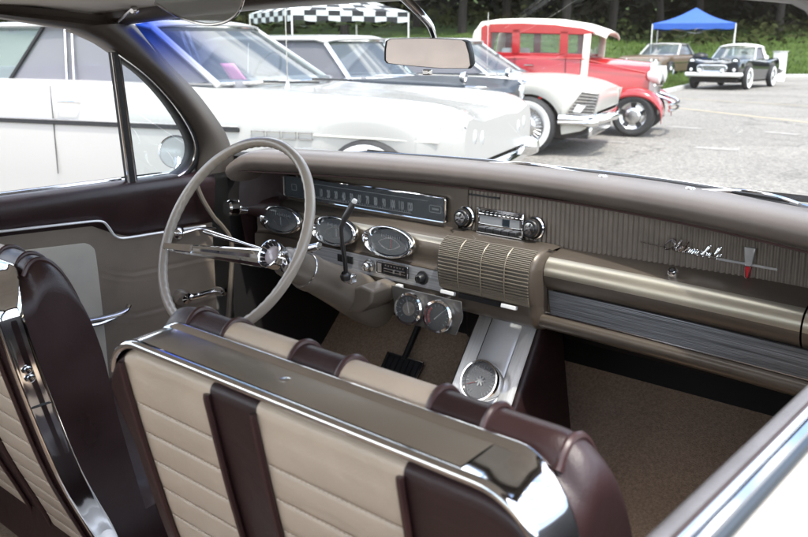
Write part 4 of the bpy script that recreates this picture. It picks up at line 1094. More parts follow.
def greenhouse(root, g, paint, cabin, wsglass=None, sdglass=None, tagbar=True):
    """g: wb_s (foot of screen), wt, rt, rb along x; hb, ht half widths; zb, zr; posts"""
    W = wsglass or M['carglass']; SG_ = sdglass or M['sideglass']
    zb, zr, hb, ht, bow = g['zb'], g['zr'], g['hb'], g['ht'], g.get('bow',.22)
    def ctr(x, t, rear=False):
        pass
    rows = []
    for u in lin(-1,1,17):
        a = Vector((g['wb']-bow*u*u, u*hb*.97, zb+g.get('dzf',0))); b = Vector((g['wt']-bow*.8*u*u, u*ht*.96, zr-.03)); rows.append([a.lerp(b,t) for t in lin(0,1,5)])
    m = MB(); m.grid(rows); m.build('windscreen', W, root)
    m = MB(); m.tube([r[0] for r in rows], .014, 6); m.tube([r[-1] for r in rows], .016, 6); m.build('windscreen_trim', M['chromesoft'], root)
    fr = rows
    rows = []
    for u in lin(-1,1,13):
        a = Vector((g['rb']+bow*.7*u*u, u*hb*.93, zb)); b = Vector((g['rt']+bow*.5*u*u, u*ht*.95, zr-.03)); rows.append([a.lerp(b,t) for t in lin(0,1,5)])
    rr = rows; m = MB(); m.grid(rows); m.build('rear_window', W, root)
    for sg in (1,-1):
        F0, F1 = (fr[-1][0], fr[-1][-1]) if sg > 0 else (fr[0][0], fr[0][-1])
        R0, R1 = (rr[-1][0], rr[-1][-1]) if sg > 0 else (rr[0][0], rr[0][-1])
        m = MB(); m.tube([F0+Vector((0,0,-.02)), F1+Vector((0,0,.005))], g.get('apr',.030), 8, flat=.8); m.build('windscreen_pillar', g.get('apm', paint), root)
        # rear quarter pillar
        qw = g.get('qw',.30); qt = g.get('qt',.22); e = Vector((0,sg*.012,0))
        q = [R0+e, R0+Vector((qw,0,0))+e, R1+Vector((qt,0,0))+e, R1+e]; m = MB(); m.prism([p+Vector((0,sg*.004,0)) for p in q], (0,-sg*.03,0)); fix_normals(m.build('roof_pillar', g.get('cpm', paint), root, bevel=.006))
        c0 = R0+Vector((qw,0,0)); c1 = R1+Vector((qt,0,0))
        m = MB(); m.poly([F0+Vector((-.02,0,0)), F1+Vector((-.02,0,0)), c1, c0]); m.build('side_window', SG_, root)
        m = MB(); m.tube([F0+Vector((-.02,sg*.008,.0)), c0+Vector((0,sg*.008,0))], .012, 6); m.tube([F1+Vector((0,sg*.008,.008)), c1+Vector((0,sg*.008,.008))], .012, 6); m.build('window_trim', M['chrome'], root)
        m = MB(); dk = e*1.4; m.tube([c0+dk, c1+dk], .016, 6); m.build('window_seal', M['rubber'], root)
        for pt in g.get('posts', []):
            a = Vector((pt[0], sg*(hb*.97+.006), zb)); b = Vector((pt[1], sg*(ht*.96+.006), zr-.035)); m = MB(); m.tube([a,b], pt[2], 8, flat=.5); m.build('window_post', M['chrome'] if len(pt) < 4 else pt[3], root)
    m = MB(); rows = []
    for u in lin(-1,1,19):
        f = g['wt']-bow*.8*u*u+.03; b = g['rt']+bow*.5*u*u-.03; row = []
        for t in lin(0,1,15):
            ee = min(t,1-t); dz = -.028*max(0,1-ee/.10)**2; row.append((f+(b-f)*t, u*(ht+.015), zr-.005+g.get('crown',.035)*(1-u*u)*(1-.3*(2*t-1)**2)+dz-.02*max(0,abs(u)-.85)/.15))
        rows.append(row)
    m.grid(rows); m.build('roof', g.get('roofm', paint), root, solid=.02)
    # cabin: front and rear seats, wheel
    mid = (g['wt']+g['rt'])/2
    for k, sx in enumerate((mid+.05, mid-.75)):
        m = MB(); m.prism([(sx-.25,-hb*.85,zb-.45),(sx-.10,-hb*.85,zb-.45),(sx-.20,-hb*.85,zb+.10),(sx-.32,-hb*.85,zb+.10)], (0,hb*1.7,0)); m.box((sx+.12,0,zb-.42),(.55,hb*1.7,.16)); fix_normals(m.build('car_seat', cabin, root, bevel=.03))
    m = MB(); c = Vector((g['wt']+.10, hb*.42, zb+.04)); ax = Vector((-.9,0,.42)).normalized(); u = Vector((0,1,0)); v = ax.cross(u)
    m.tube([c+u*.20*cos(2*pi*k/28)+v*.20*sin(2*pi*k/28) for k in range(28)], .012, 8, closed=True); m.tube([c-u*.2, c+ax*-.04, c+u*.2], .013, 6); m.tube([c-ax*.03, c-ax*.4], .03, 8); m.build('steering_wheel', M['black'], root)
    m = MB(); m.box((g['wb']-bow*.6-.18,0,zb-.03),(.34,hb*1.75,.10)); m.build('dashboard', M['seatgrey'], root, bevel=.03)

def row_place(name, label, s_mid, lat_near, hw, group=None):
    hd_ = YAW-radians(22); h = Vector((cos(hd_),sin(hd_),0)); l = Vector((-sin(hd_),cos(hd_),0))
    p = Vector((CAM.x,CAM.y,0))+h*s_mid+l*(lat_near+hw); return tag(empty(name,p,hd_), label, 'car', group)
GR = 'show cars parked side by side'
def underside(root, x0, x1, hw, z=.30):
    m = MB(); m.box(((x0+x1)/2,0,z),(x1-x0,hw*1.66,.20)); m.build('underbody', M['darkmat'], root)  # dark block paints the shade inside the cut-through wheel arches
def bumper(root, x, z, hw, h=.12, depth=.10, wrap=.35, sgn=1, mat_=None, name='bumper'):
    P = [Vector((x-sgn*wrap, -hw, z)), Vector((x-sgn*.10, -hw*.98, z)), Vector((x-sgn*.02, -hw*.85, z)), Vector((x+sgn*.03,0,z)), Vector((x-sgn*.02,hw*.85,z)), Vector((x-sgn*.10,hw*.98,z)), Vector((x-sgn*wrap,hw,z))]
    m = MB(); m.tube(smooth_path(P,6), h/2, 10, flat=1, up=(0,0,1)); return m.build(name, mat_ or M['chrome'], root)
def headlight(root, c, r=.09, ax=(1,0,0), ring=True, name='headlight'):
    m = MB(); m.lathe([(r*1.18,-.04),(r*1.2,.0),(r*1.05,.02),(r,.012)], c, ax, 24); o = m.build(name, M['chrome'], root)
    m = MB(); m.lathe([(r,.012),(r*.7,.03),(.001,.038)], c, ax, 24); m.build('lens', M['lens'], o)
M['lens'] = mat('headlight_lens', (.72,.74,.74), .08, metal=.3, var=.15, vscale=60, coat=.5)

# --- white two-door hardtop, side on right in front of us ------------------------------------
def car_white():
    hw = 1.0; sm = -4.05; X = lambda s: s-sm
    root = row_place('hardtop_car', 'white two-door hardtop with dark side strip, closest to the windscreen and driver window', sm, 5.17, hw, GR)
    st = [(X(-7.45),.50,.86,.90,.88,.06),(X(-7.2),.34,.95,.97,.97,.08),(X(-6.1),.08,1.01,1.0,1.0,.1),(X(-5.1),.06,1.015,1.0,1.0,.1),(X(-4.4),.06,1.005,1.0,1.0,.1),(X(-3.6),.10,.975,1.0,1.0,.2),(X(-3.1),.26,.95,1.0,.955,.2),(X(-2.4),.27,.93,1.0,.895,.22),(X(-2.0),.30,.905,.985,.855,.2),(X(-1.86),.34,.88,.96,.83,.16),(X(-1.78),.40,.85,.93,.805,.12),(X(-1.71),.50,.80,.89,.775,.10)]
    wh = [(X(-2.36),.34,.30)]
    m, rows = body_shell(st, wh, .86); b = fix_normals(m.build('car_body', M['whitepaint'], root, ang=40)); underside(root, X(-7.1), X(-1.95), hw)
    for wx in (X(-2.36), X(-6.1)):
        for sy in (-1,1): build_wheel(root, wx, sy*(hw-.09), .34, .20, True)
    greenhouse(root, dict(wb=X(-3.28),wt=X(-4.02),rt=X(-6.1),rb=X(-6.75),hb=.88,ht=.76,zb=1.005,zr=1.455,bow=.30,qw=.94,qt=.67,cpm=M['carglass'],posts=[(X(-4.975),X(-5.06),.018),(X(-4.905),X(-4.99),.018)],roofm=M['whitepaint'],crown=.02), M['whitepaint'], M['seatlight'])
    for sg in (-1,1):
        m = MB(); m.box((X(-4.5),sg*(hw+.004),.70),(2.32,.018,.030)); m.build('side_strip', M['rubber'], root, bevel=.004)
        m = MB(); m.tube([(X(-5.7),sg*(hw+.012),.722),(X(-3.34),sg*(hw+.012),.722)], .006, 6); m.build('strip_trim', M['chrome'], root)
        for k in range(4):
            m = MB(); x = X(-3.24)+.125*k; m.tube([(x,sg*(hw+.008),.70),(x+.105,sg*(hw+.008),.70),(x+.105,sg*(hw+.008),.655),(x,sg*(hw+.008),.655)], .006, 6, closed=True); m.build('vent_port', M['chromesoft'], root)
        m = MB(); m.tube([(X(-2.75),sg*(hw+.004),.685),(X(-1.86),sg*(.972),.667)], .007, 6); m.build('crease_trim', M['creampaint'], root)
        m = MB(); m.tube([(X(-4.95),sg*(hw+.004),.86),(X(-4.93),sg*(hw+.035),.865),(X(-4.76),sg*(hw+.035),.865),(X(-4.74),sg*(hw+.004),.86)], .011, 8); m.build('door_handle', M['chrome'], root)
        m = MB(); m.tube([(X(-5.02),sg*(hw+.002),.98),(X(-5.03),sg*(hw+.002),.30)], .004, 5); m.build('door_gap', M['rubber'], root)
        for k in range(2): headlight(root, (X(-1.71)-.03, sg*(.66-.17*k), .68-.02*k), .07)
        # grille wrapping to the flank: tall teeth
        for k in range(4):
            m = MB(); x = X(-1.86)+.042*k; m.box((x, sg*(.935-.022*k), .71),(.020,.03,.12),Matrix.Rotation(sg*radians(-28),3,'Z')); m.build('grille_tooth', M['whitepaint'], root, bevel=.004)
        m = MB(); m.grid([[(X(-1.89),sg*.934,.645),(X(-1.71),sg*.862,.645)],[(X(-1.89),sg*.938,.775),(X(-1.71),sg*.862,.765)]]); m.build('grille_recess', M['seatgrey'], root)
        m = MB(); m.lathe([(.001,.10),(.05,.09),(.075,.04),(.085,-.02),(.09,-.12)], (X(-1.71),sg*.80,.47), (1,0,0), 20); m.build('bumper_guard', M['chrome'], root)
    bumper(root, X(-1.74), .42, .88, .13); bumper(root, X(-7.48), .46, .95, .16, sgn=-1)
    m = MB(); m.box((X(-1.75),0,.58),(.06,1.5,.16)); m.build('grille', M['chromesoft'], root)
    for (a, bb) in (((235,83),(268,75)),((275,88),(300,80))):
        pass
    m = MB(); m.tube([(X(-3.12),-.20,1.0),(X(-3.36),-.62,1.02)], .008, 5); m.tube([(X(-3.10),.35,1.0),(X(-3.28),.0,1.02)], .008, 5); m.build('wiper', M['rubber'], root)
    ap = Vector((X(-3.02),-.86,.985)); m = MB(); m.lathe([(.022,0),(.020,.02),(.008,.05)], ap, (0,0,1), 12); m.tube([ap, ap+Vector((0,0,.95))], [.0045,.002], 6); m.build('aerial', M['chromesoft'], root)
    return root, X
rw, Xw = car_white()

def row_world(s, lat, z):
    hd_ = YAW-radians(22); h = Vector((cos(hd_),sin(hd_),0)); l = Vector((-sin(hd_),cos(hd_),0)); p = Vector((CAM.x,CAM.y,0))+h*s+l*lat; p.z = z; return p, h, l
def paper(s, lat, z, w_, h_, label, tilt=.5):
    p, h, l = row_world(s,lat,z); u = (l*-.12+h).normalized(); v = (Vector((0,0,1))+h*-tilt).normalized()
    m = MB(); m.grid([[p+u*(w_*(a-.5))+v*(h_*(b-.5))+h*.012*sin(3*a+2*b) for a in lin(0,1,5)] for b in lin(0,1,5)]); return tag(m.build('paper_sign', M['pink'], solid=.001), label, 'paper sign')
paper(-3.71,5.7,1.075,.17,.18,'pink paper sheet behind the windscreen of the closest white hardtop', .8)

# --- dark-bonneted car with a white roof -----------------------------------------------------------
def car_dark():
    hw = .98; sm = -4.7; X = lambda s: s-sm
    root = row_place('hardtop_car', 'white roofed hardtop with dark slate bonnet and hooded headlights, behind the closest white car', sm, 7.66, hw, GR)
    st = [(X(-7.3),.45,.90,.93,.88,.06),(X(-6.9),.32,.94,.97,.93,.1),(X(-5.8),.28,.95,.98,.94,.1),(X(-4.0),.27,.95,.98,.945,.15),(X(-3.3),.28,.945,.98,.965,.2),(X(-2.9),.30,.935,.97,.95,.24),(X(-2.62),.33,.92,.96,.90,.2),(X(-2.46),.40,.905,.94,.85,.14),(X(-2.40),.50,.885,.92,.80,.1)]
    wh = [(X(-3.25),.37,.30),(X(-6.2),.37,.30)]
    m, rows = body_shell(st, wh, .86); fix_normals(m.build('car_body', M['slatepaint'], root, ang=40)); underside(root, X(-6.9), X(-2.7), hw)
    for wx, _, _ in wh:
        for sy in (-1,1): build_wheel(root, wx, sy*(hw-.04), .36, .20, True)
    greenhouse(root, dict(wb=X(-3.42),wt=X(-3.84),rt=X(-5.6),rb=X(-6.1),hb=.86,ht=.74,zb=.955,zr=1.36,bow=.30,qw=.30,qt=.2,roofm=M['whitepaint'],crown=.03,cpm=M['whitepaint'],posts=[(X(-4.9),X(-4.95),.016)]), M['chromesoft'], M['seatlight'])
    for sg in (-1,1):
        headlight(root, (X(-2.41), sg*.78, .80), .09); 
        m = MB(); m.tube([(X(-2.51),sg*.91,.90),(X(-2.36),sg*.86,.895),(X(-2.34),sg*.74,.89),(X(-2.38),sg*.64,.87)], .014, 6); m.build('headlight_hood', M['chromesoft'], root)
        m = MB(); m.lathe([(.001,.05),(.045,.035),(.055,0),(.05,-.01)], (X(-2.55), sg*.80, .985), (-1,0,.1), 16); m.tube([(X(-2.56),sg*.80,.985),(X(-2.56),sg*.80,.93)], .012, 6); m.build('wing_mirror', M['chrome'], root)
    m = MB(); m.box((X(-2.58),-.72,.93),(.02,.02,.12)); m.build('bonnet_ornament', M['chrome'], root, bevel=.004)
    bumper(root, X(-2.34), .44, .94, .16); bumper(root, X(-7.32), .46, .94, .16, sgn=-1)
    m = MB(); m.box((X(-2.42),0,.64),(.05,1.3,.18)); m.build('grille', M['chromesoft'], root)
    m = MB(); m.tube([(X(-3.3),-.2,.975),(X(-3.55),-.62,.985)], .007, 5); m.build('wiper', M['chromesoft'], root)
car_dark()
paper(-4.48,8.2,1.06,.09,.16,'small pink paper inside the windscreen of the dark-bonneted car', .6)

# --- cream coupe with canted grille ------------------------------------------------------------
def car_cream():
    hw = .97; sm = -4.0; X = lambda s: s-sm
    root = row_place('coupe_car', 'cream white coupe with slanted grille and long chrome bumper, between dark-bonneted car and red coupe', sm, 10.12, hw, GR)
    st = [(X(-6.6),.45,.86,.88,.86,.06),(X(-6.3),.30,.92,.95,.92,.1),(X(-5.2),.24,.93,.97,.93,.1),(X(-4.0),.22,.93,.97,.92,.12),(X(-3.0),.22,.915,.97,.93,.2),(X(-2.4),.22,.91,.97,.935,.24),(X(-2.12),.24,.875,.96,.90,.22),(X(-1.92),.28,.835,.95,.855,.18),(X(-1.82),.32,.80,.94,.81,.14),(X(-1.70),.52,.755,.91,.765,.10)]
    wh = [(X(-2.50),.40,.33),(X(-5.35),.37,.33)]
    m, rows = body_shell(st, wh, .95); fix_normals(m.build('car_body', M['creampaint'], root, ang=40)); underside(root, X(-6.3), X(-1.8), hw)
    for wx, _, _ in wh:
        for sy in (-1,1): build_wheel(root, wx, sy*(hw-.02), .345, .20, True, 'wire')
    greenhouse(root, dict(wb=X(-2.80),wt=X(-3.45),rt=X(-4.85),rb=X(-5.5),hb=.85,ht=.72,zb=.94,zr=1.345,bow=.22,qw=.38,qt=.12,roofm=M['whitepaint'],crown=.035,apm=M['chromesoft'],posts=[(X(-4.25),X(-4.32),.012)]), M['creampaint'], M['seatgrey'])
    for sg in (-1,1):
        # wedge-shaped dark lamp grille at the wing front
        m = MB(); P = [(X(-2.06),sg*.968,.47),(X(-1.86),sg*.955,.76),(X(-1.66),sg*.905,.735),(X(-1.72),sg*.915,.47)]
        m.prism(P, (0,sg*.012,0)); g_ = fix_normals(m.build('lamp_grille', M['chromesoft'], root)); 
        m = MB()
        for k in range(8):
            t = (k+.5)/8; a = Vector(P[0]).lerp(Vector(P[1]),t); b = Vector(P[3]).lerp(Vector(P[2]),t); m.tube([a.lerp(b,.05)+Vector((0,sg*.016,0)), a.lerp(b,.95)+Vector((0,sg*.016,0))], .007, 5)
        m.build('grille_bars', M['black'], g_)
        m = MB(); m.prism([(X(-1.95),sg*.985,.53),(X(-1.90),sg*.985,.62),(X(-1.80),sg*.98,.60),(X(-1.86),sg*.98,.52)], (0,sg*.01,0)); m.build('parking_lamp', M['wall'], g_)
    bumper(root, X(-1.70), .44, .95, .12, wrap=.42); bumper(root, X(-6.62), .46, .94, .16, sgn=-1)
    P = [Vector((X(-2.12),-.985,.40)), Vector((X(-1.70),-.99,.405)), Vector((X(-1.76),-.96,.42)), Vector((X(-1.62),-.90,.44)), Vector((X(-1.57),-.80,.46)), Vector((X(-1.53),-.5,.46))]
    m = MB(); m.tube(smooth_path(P,5), [.022]*4+[.05]*22, 10, up=(0,0,1)); m.build('bumper_end', M['chrome'], root)
    m = MB(); m.box((X(-1.86),0,.28),(.20,1.5,.16)); m.build('valance', M['chromesoft'], root, bevel=.03)
    m = MB(); m.box((X(-1.76),0,.62),(.06,1.6,.22)); m.build('grille', M['chromesoft'], root)
    ap = Vector((X(-3.05),-.84,.915)); m = MB(); m.tube([ap, ap+Vector((0,0,.75))], [.0045,.003], 6); m.build('aerial', M['chromesoft'], root)
car_cream()

# --- red pre-war coupe ---------------------------------------------------------------------------
def car_red():
    hw = .74; sm = -2.6; X = lambda s: s-sm
    root = row_place('vintage_coupe', 'bright red pre-war coupe with cream fabric roof and chrome slotted wheels', sm-.09, 12.75, hw, GR); root['category'] = 'vintage car'
    P = M['redpaint']
    # lower cab, cowl and hood
    def sect(x, zb, zt, w, round_=.06):
        return [(x,-w*.9,zb),(x,-w,zb+.06),(x,-w,zt-round_),(x,-w*.97,zt-.01),(x,-w*.9,zt),(x,0,zt+.015),(x,w*.9,zt),(x,w*.97,zt-.01),(x,w,zt-round_),(x,w,zb+.06),(x,w*.9,zb)]
    m = MB(); rows = [sect(X(s),.42,zt,w) for s, zt, w in ((-4.02,1.02,.60),(-3.96,1.10,.66),(-3.7,1.13,.71),(-3.0,1.145,.74),(-2.3,1.135,.70))]
    m.grid(rows); m.poly(rows[0]); m.poly(rows[-1][::-1]); fix_normals(m.build('cab_body', P, root, ang=35))
    def hs(x, zb, zt, w): return [(x,-w,zb),(x,-w,zt-.20),(x,-w*.93,zt-.09),(x,-w*.66,zt-.02),(x,0,zt),(x,w*.66,zt-.02),(x,w*.93,zt-.09),(x,w,zt-.20),(x,w,zb)]
    m = MB(); rows = [hs(X(-2.34),.55,1.14,.68),hs(X(-2.12),.56,1.12,.60),hs(X(-1.7),.57,1.075,.47),hs(X(-1.34),.58,1.04,.36)]
    m.grid(rows); m.poly(rows[0]); m.poly(rows[-1]); fix_normals(m.build('bonnet', P, root, ang=30))
    m = MB(); rows = [hs(X(-1.345),.50,1.055,.375),hs(X(-1.27),.50,1.06,.38),hs(X(-1.255),.53,1.03,.34)]
    m.grid(rows); m.poly(rows[0]); m.poly(rows[-1]); rs = fix_normals(m.build('radiator_shell', M['whitepaint'], root, ang=30))
    m = MB()
    for k in range(11): m.box((X(-1.245),-.25+.05*k,.76),(.012,.014,.42))
    m.build('radiator_bars', M['chromesoft'], rs)
    # upper cab: side panels cut by windows, frame pieces
    def frame(pts, nm='cab_frame', mt=P, th=.03):
        for sg in (-1,1):
            m = MB(); m.prism([(X(s),sg*.70,z) for s, z in pts], (0,-sg*th,0)); fix_normals(m.build(nm, mt, root, bevel=.006))
    frame([(-3.82,1.06),(-3.67,1.06),(-3.67,1.50),(-3.63,1.53),(-3.76,1.59),(-3.82,1.55)]); frame([(-4.0,1.06),(-3.825,1.06),(-3.825,1.57),(-3.93,1.50)], 'roof_quarter', M['paleroof'])
    frame([(-3.67,1.06),(-2.27,1.08),(-2.27,1.16),(-3.67,1.19)])
    frame([(-3.67,1.475),(-2.24,1.435),(-2.10,1.465),(-2.3,1.525),(-2.7,1.575),(-3.2,1.605),(-3.7,1.598)])
    frame([(-3.34,1.15),(-3.22,1.15),(-3.22,1.52),(-3.34,1.52)]); frame([(-2.62,1.14),(-2.50,1.14),(-2.50,1.49),(-2.62,1.49)])
    frame([(-2.30,.80),(-2.20,.80),(-2.17,1.45),(-2.27,1.45)], 'windscreen_post', M['paleroof'], .05)
    for sg in (-1,1):
        for a, b in (((-3.67,-3.34),(1.17,1.50)),((-3.22,-2.62),(1.16,1.49)),((-2.50,-2.28),(1.15,1.46))):
            m = MB(); m.poly([(X(a[0]),sg*.684,b[0]),(X(a[1]),sg*.684,b[0]),(X(a[1]),sg*.684,b[1]),(X(a[0]),sg*.684,b[1])]); m.build('side_window', M['vent'], root)
        m = MB(); m.tube([(X(-3.0+.0),sg*.725,1.005),(X(-2.99),sg*.775,1.00),(X(-3.12),sg*.78,1.00)], .013, 6); m.build('door_handle', M['chrome'], root)
        m = MB(); m.tube([(X(-4.0),sg*.70,1.09),(X(-3.6),sg*.735,1.10),(X(-2.3),sg*.715,1.10),(X(-1.4),sg*.40,.90)], .008, 6); m.build('belt_moulding', mat('red_highlight',(.45,.10,.09),.2,coat=.5) if sg < 0 else P, root)
        m = MB(); m.tube([(X(-3.28),sg*.742,1.13),(X(-3.27),sg*.742,.45)], .004, 5); m.tube([(X(-2.52),sg*.728,1.13),(X(-2.5),sg*.728,.45)], .004, 5); m.build('door_gap', M['rubber'], root)
    m = MB(); m.poly([(X(-2.23),-.66,1.15),(X(-2.23),.66,1.15),(X(-2.20),.66,1.44),(X(-2.20),-.66,1.44)]); m.build('windscreen', M['vent'], root)
    # roof
    m = MB(); rows = []
    for u in lin(-1,1,15):
        row = []
        for s, z, w in ((-4.0,1.10,.60),(-4.00,1.30,.62),(-3.96,1.50,.65),(-3.86,1.61,.68),(-3.65,1.645,.70),(-3.2,1.65,.715),(-2.7,1.63,.715),(-2.3,1.565,.71),(-2.05,1.485,.70),(-1.96,1.445,.69),(-1.97,1.42,.68)):
            y = u*w*.965; row.append((X(s)+.12*(1-abs(u))*-1*(1 if s < -3.8 else 0), y, z-.060*abs(u)**5+.03*(1-u*u)*(1 if s > -3.9 else 0)))
        rows.append(row)
    m.grid(rows); m.build('roof', M['paleroof'], root, solid=.02)
    m = MB(); m.box((X(-3.2),0,.80),(.5,1.2,.2)); m.box((X(-3.45),0,1.0),(.16,1.2,.5)); m.build('car_seat', M['wall'], root, bevel=.03)
    for sg in (-1,1):
        # front wing
        m = MB(); rows = []
        arc = [(-1.10,.30),(-1.12,.44),(-1.20,.56),(-1.33,.645),(-1.50,.675),(-1.68,.645),(-1.83,.55),(-2.0,.44),(-2.2,.36)]
        for s, z in smooth_path([(a,b,0) for a, b in arc],4) and [(p.x,p.y) for p in smooth_path([(a,b,0) for a, b in arc],4)]:
            rows.append([(X(s),sg*.40,z-.02),(X(s),sg*.52,z+.015),(X(s),sg*.66,z+.012),(X(s),sg*.76,z-.02),(X(s),sg*.79,z-.07),(X(s),sg*.785,z-.10)])
        m.grid(rows); m.build('front_wing', P, root, ang=60, solid=.012)
        m = MB(); rows = []
        arc = [(-3.35,.34),(-3.45,.50),(-3.62,.64),(-3.85,.68),(-4.08,.62),(-4.25,.46),(-4.30,.34)]
        for p in smooth_path([(a,b,0) for a, b in arc],4): rows.append([(X(p.x),sg*.55,p.y),(X(p.x),sg*.70,p.y+.01),(X(p.x),sg*.79,p.y-.03),(X(p.x),sg*.80,p.y-.10)])
        m.grid(rows); m.build('rear_wing', P, root, ang=60, solid=.012)
        m = MB(); m.box((X(-2.78),sg*.72,.34),(1.2,.16,.03)); m.build('running_board', M['rubber'], root, bevel=.006)
        build_wheel(root, X(-1.50), sg*.68, .305, .21, False, 'slot'); build_wheel(root, X(-3.82), sg*.70, .33, .22, False, 'slot')
        m = MB(); c = Vector((X(-1.22), sg*.40, .86)); m.lathe([(.001,-.16),(.05,-.15),(.10,-.07),(.122,0),(.125,.02),(.112,.028)], c, (1,0,0), 24); o = m.build('headlight', M['wall'] , root); m2 = MB(); m2.lathe([(.112,.026),(.06,.045),(.001,.05)], c, (1,0,0), 24); m2.build('lens', M['lens'], o)
        m = MB(); m.tube([(X(-1.30),sg*.34,.60),(X(-1.02),sg*.36,.50),(X(-.98),sg*.36,.46)], .02, 8); m.build('bumper_iron', M['chrome'], root)
    m = MB(); m.tube([(X(-1.25),-.52,.73),(X(-1.20),0,.71),(X(-1.25),.52,.73)], .016, 8); m.build('headlight_bar', M['chrome'], root)
    for z in (.46,.38):
        m = MB(); m.tube([(X(-1.02),-.60,z),(X(-.97),-.4,z),(X(-.95),0,z),(X(-.97),.4,z),(X(-1.02),.60,z)], .02, 8); m.build('bumper_bar', M['chromesoft'], root)
    m = MB(); m.box((X(-2.2),0,.36),(2.0,.8,.12)); m.build('chassis', M['black'], root)
    m = MB(); m.tube([(X(-1.5),-.62,.30),(X(-1.5),.62,.30)], .035, 8); m.build('front_axle', M['chromesoft'], root)
car_red()

# --- cars facing us beyond the row -----------------------------------------------------------------
def facing_place(name, label, r, f, cat='car'):
    d = RV*-.62+FV*-.78; p = world_rf(r, f, .004); return tag(empty(name, p, atan2(d.y,d.x)), label, cat)
def car_black():
    hw = .89; root = facing_place('two_seater_car', 'black two-seat convertible with white hardtop and white bumper, parked facing the camera', 10.6, 27.9); root.scale = (.95,.92,1.02)
    st = [(-2.35,.42,.78,.72,.78,.06),(-2.2,.32,.86,.82,.86,.1),(-1.4,.26,.86,.88,.86,.1),(-.5,.25,.82,.89,.83,.12),(.5,.25,.86,.89,.86,.2),(1.3,.27,.89,.89,.90,.24),(1.9,.30,.88,.87,.86,.22),(2.15,.34,.86,.86,.82,.18),(2.28,.42,.80,.84,.76,.12)]
    wh = [(1.42,.36,.33),(-1.17,.36,.33)]
    m, rows = body_shell(st, wh, .95); fix_normals(m.build('car_body', M['blackpaint'], root, ang=40)); underside(root,-2.1,2.0,hw)
    for wx, _, _ in wh:
        for sy in (-1,1): build_wheel(root, wx, sy*(hw-.03), .335, .19, True)
    greenhouse(root, dict(wb=.62,wt=.12,rt=-.95,rb=-1.25,hb=.76,ht=.63,zb=.86,zr=1.245,bow=.22,qw=.42,qt=.3,roofm=M['wall'],cpm=M['wall'],crown=.085), M['chromesoft'], M['seatlight'])
    for sg in (-1,1):
        m = MB(); m.lathe([(.10,-.3),(.115,-.1),(.125,.03),(.11,.04)], (2.20,sg*.70,.80),(1,0,0),22); m.build('headlight_hood', M['blackpaint'], root)
        headlight(root,(2.22,sg*.70,.80),.085)
        m = MB(); m.lathe([(.001,.07),(.04,.06),(.065,.02),(.07,-.05)], (2.42,sg*.38,.55),(1,0,0),18); m.build('bumper_guard', M['chrome'], root)
        m = MB(); m.lathe([(.05,-.02),(.05,.01),(.001,.03)], (2.27,sg*.70,.58),(1,0,0),16); m.build('parking_lamp', M['wall'], root)
    m = MB(); m.tube(rrect_x(2.32,-.48,.48,.53,.70,.08), .022, 8, closed=True); m.build('grille_surround', M['chrome'], root)
    m = MB(); m.box((2.29,0,.615),(.03,.92,.15)); m.build('grille', M['chromesoft'], root)
    bumper(root, 2.36, .44, .86, .12, mat_=M['wall']); bumper(root,-2.42,.46,.86,.15,sgn=-1)
    m = MB(); m.box((2.02,0,.875),(.03,.16,.04)); m.build('bonnet_badge', M['chrome'], root, bevel=.005)
    m = MB(); m.tube([(1.2,-.895,.66),(-2.1,-.86,.60)], .010, 6); m.build('side_trim', M['chromesoft'], root)
def rrect_x(x, y0, y1, z0, z1, r, n=5):
    return [(x, q[0], q[2]) for q in rrect(y0, y1, z0, z1, 0, r, n)]
car_black()
def car_tan():
    hw = .98; root = facing_place('hardtop_car', 'tan hardtop with white roof, half hidden beyond the bonnet of the red coupe', 11.15, 37.6)
    st = [(-2.6,.45,.84,.86,.84,.06),(-2.4,.34,.90,.95,.90,.1),(-1.2,.28,.92,.98,.92,.1),(0,.27,.92,.98,.92,.12),(1.0,.27,.91,.98,.93,.2),(2.0,.30,.89,.97,.91,.22),(2.5,.36,.85,.95,.85,.15),(2.62,.5,.78,.92,.76,.1)]
    wh = [(1.6,.37,.33),(-1.4,.37,.33)]
    m, rows = body_shell(st, wh, .95); fix_normals(m.build('car_body', M['tanpaint'], root, ang=40)); underside(root,-2.4,2.3,hw)
    for wx, _, _ in wh:
        for sy in (-1,1): build_wheel(root, wx, sy*(hw-.03), .345, .19, False)
    greenhouse(root, dict(wb=.85,wt=.20,rt=-1.05,rb=-1.65,hb=.86,ht=.72,zb=.93,zr=1.38,bow=.26,qw=.35,qt=.15,roofm=M['whitepaint'],cpm=M['whitepaint'],crown=.04,apm=M['whitepaint'],apr=.045), M['whitepaint'], M['seatgrey'])
    for sg in (-1,1):
        for k in range(2): headlight(root,(2.60,sg*(.74-.2*k),.70),.075)
        m = MB(); m.box((0,sg*.985,.62),(4.2,.012,.03)); m.build('side_trim', M['chromesoft'], root)
    m = MB(); m.box((2.60,0,.68),(.05,.9,.16)); m.build('grille', M['chromesoft'], root)
    bumper(root, 2.66,.46,.95,.15); bumper(root,-2.66,.46,.93,.15,sgn=-1)
car_tan()
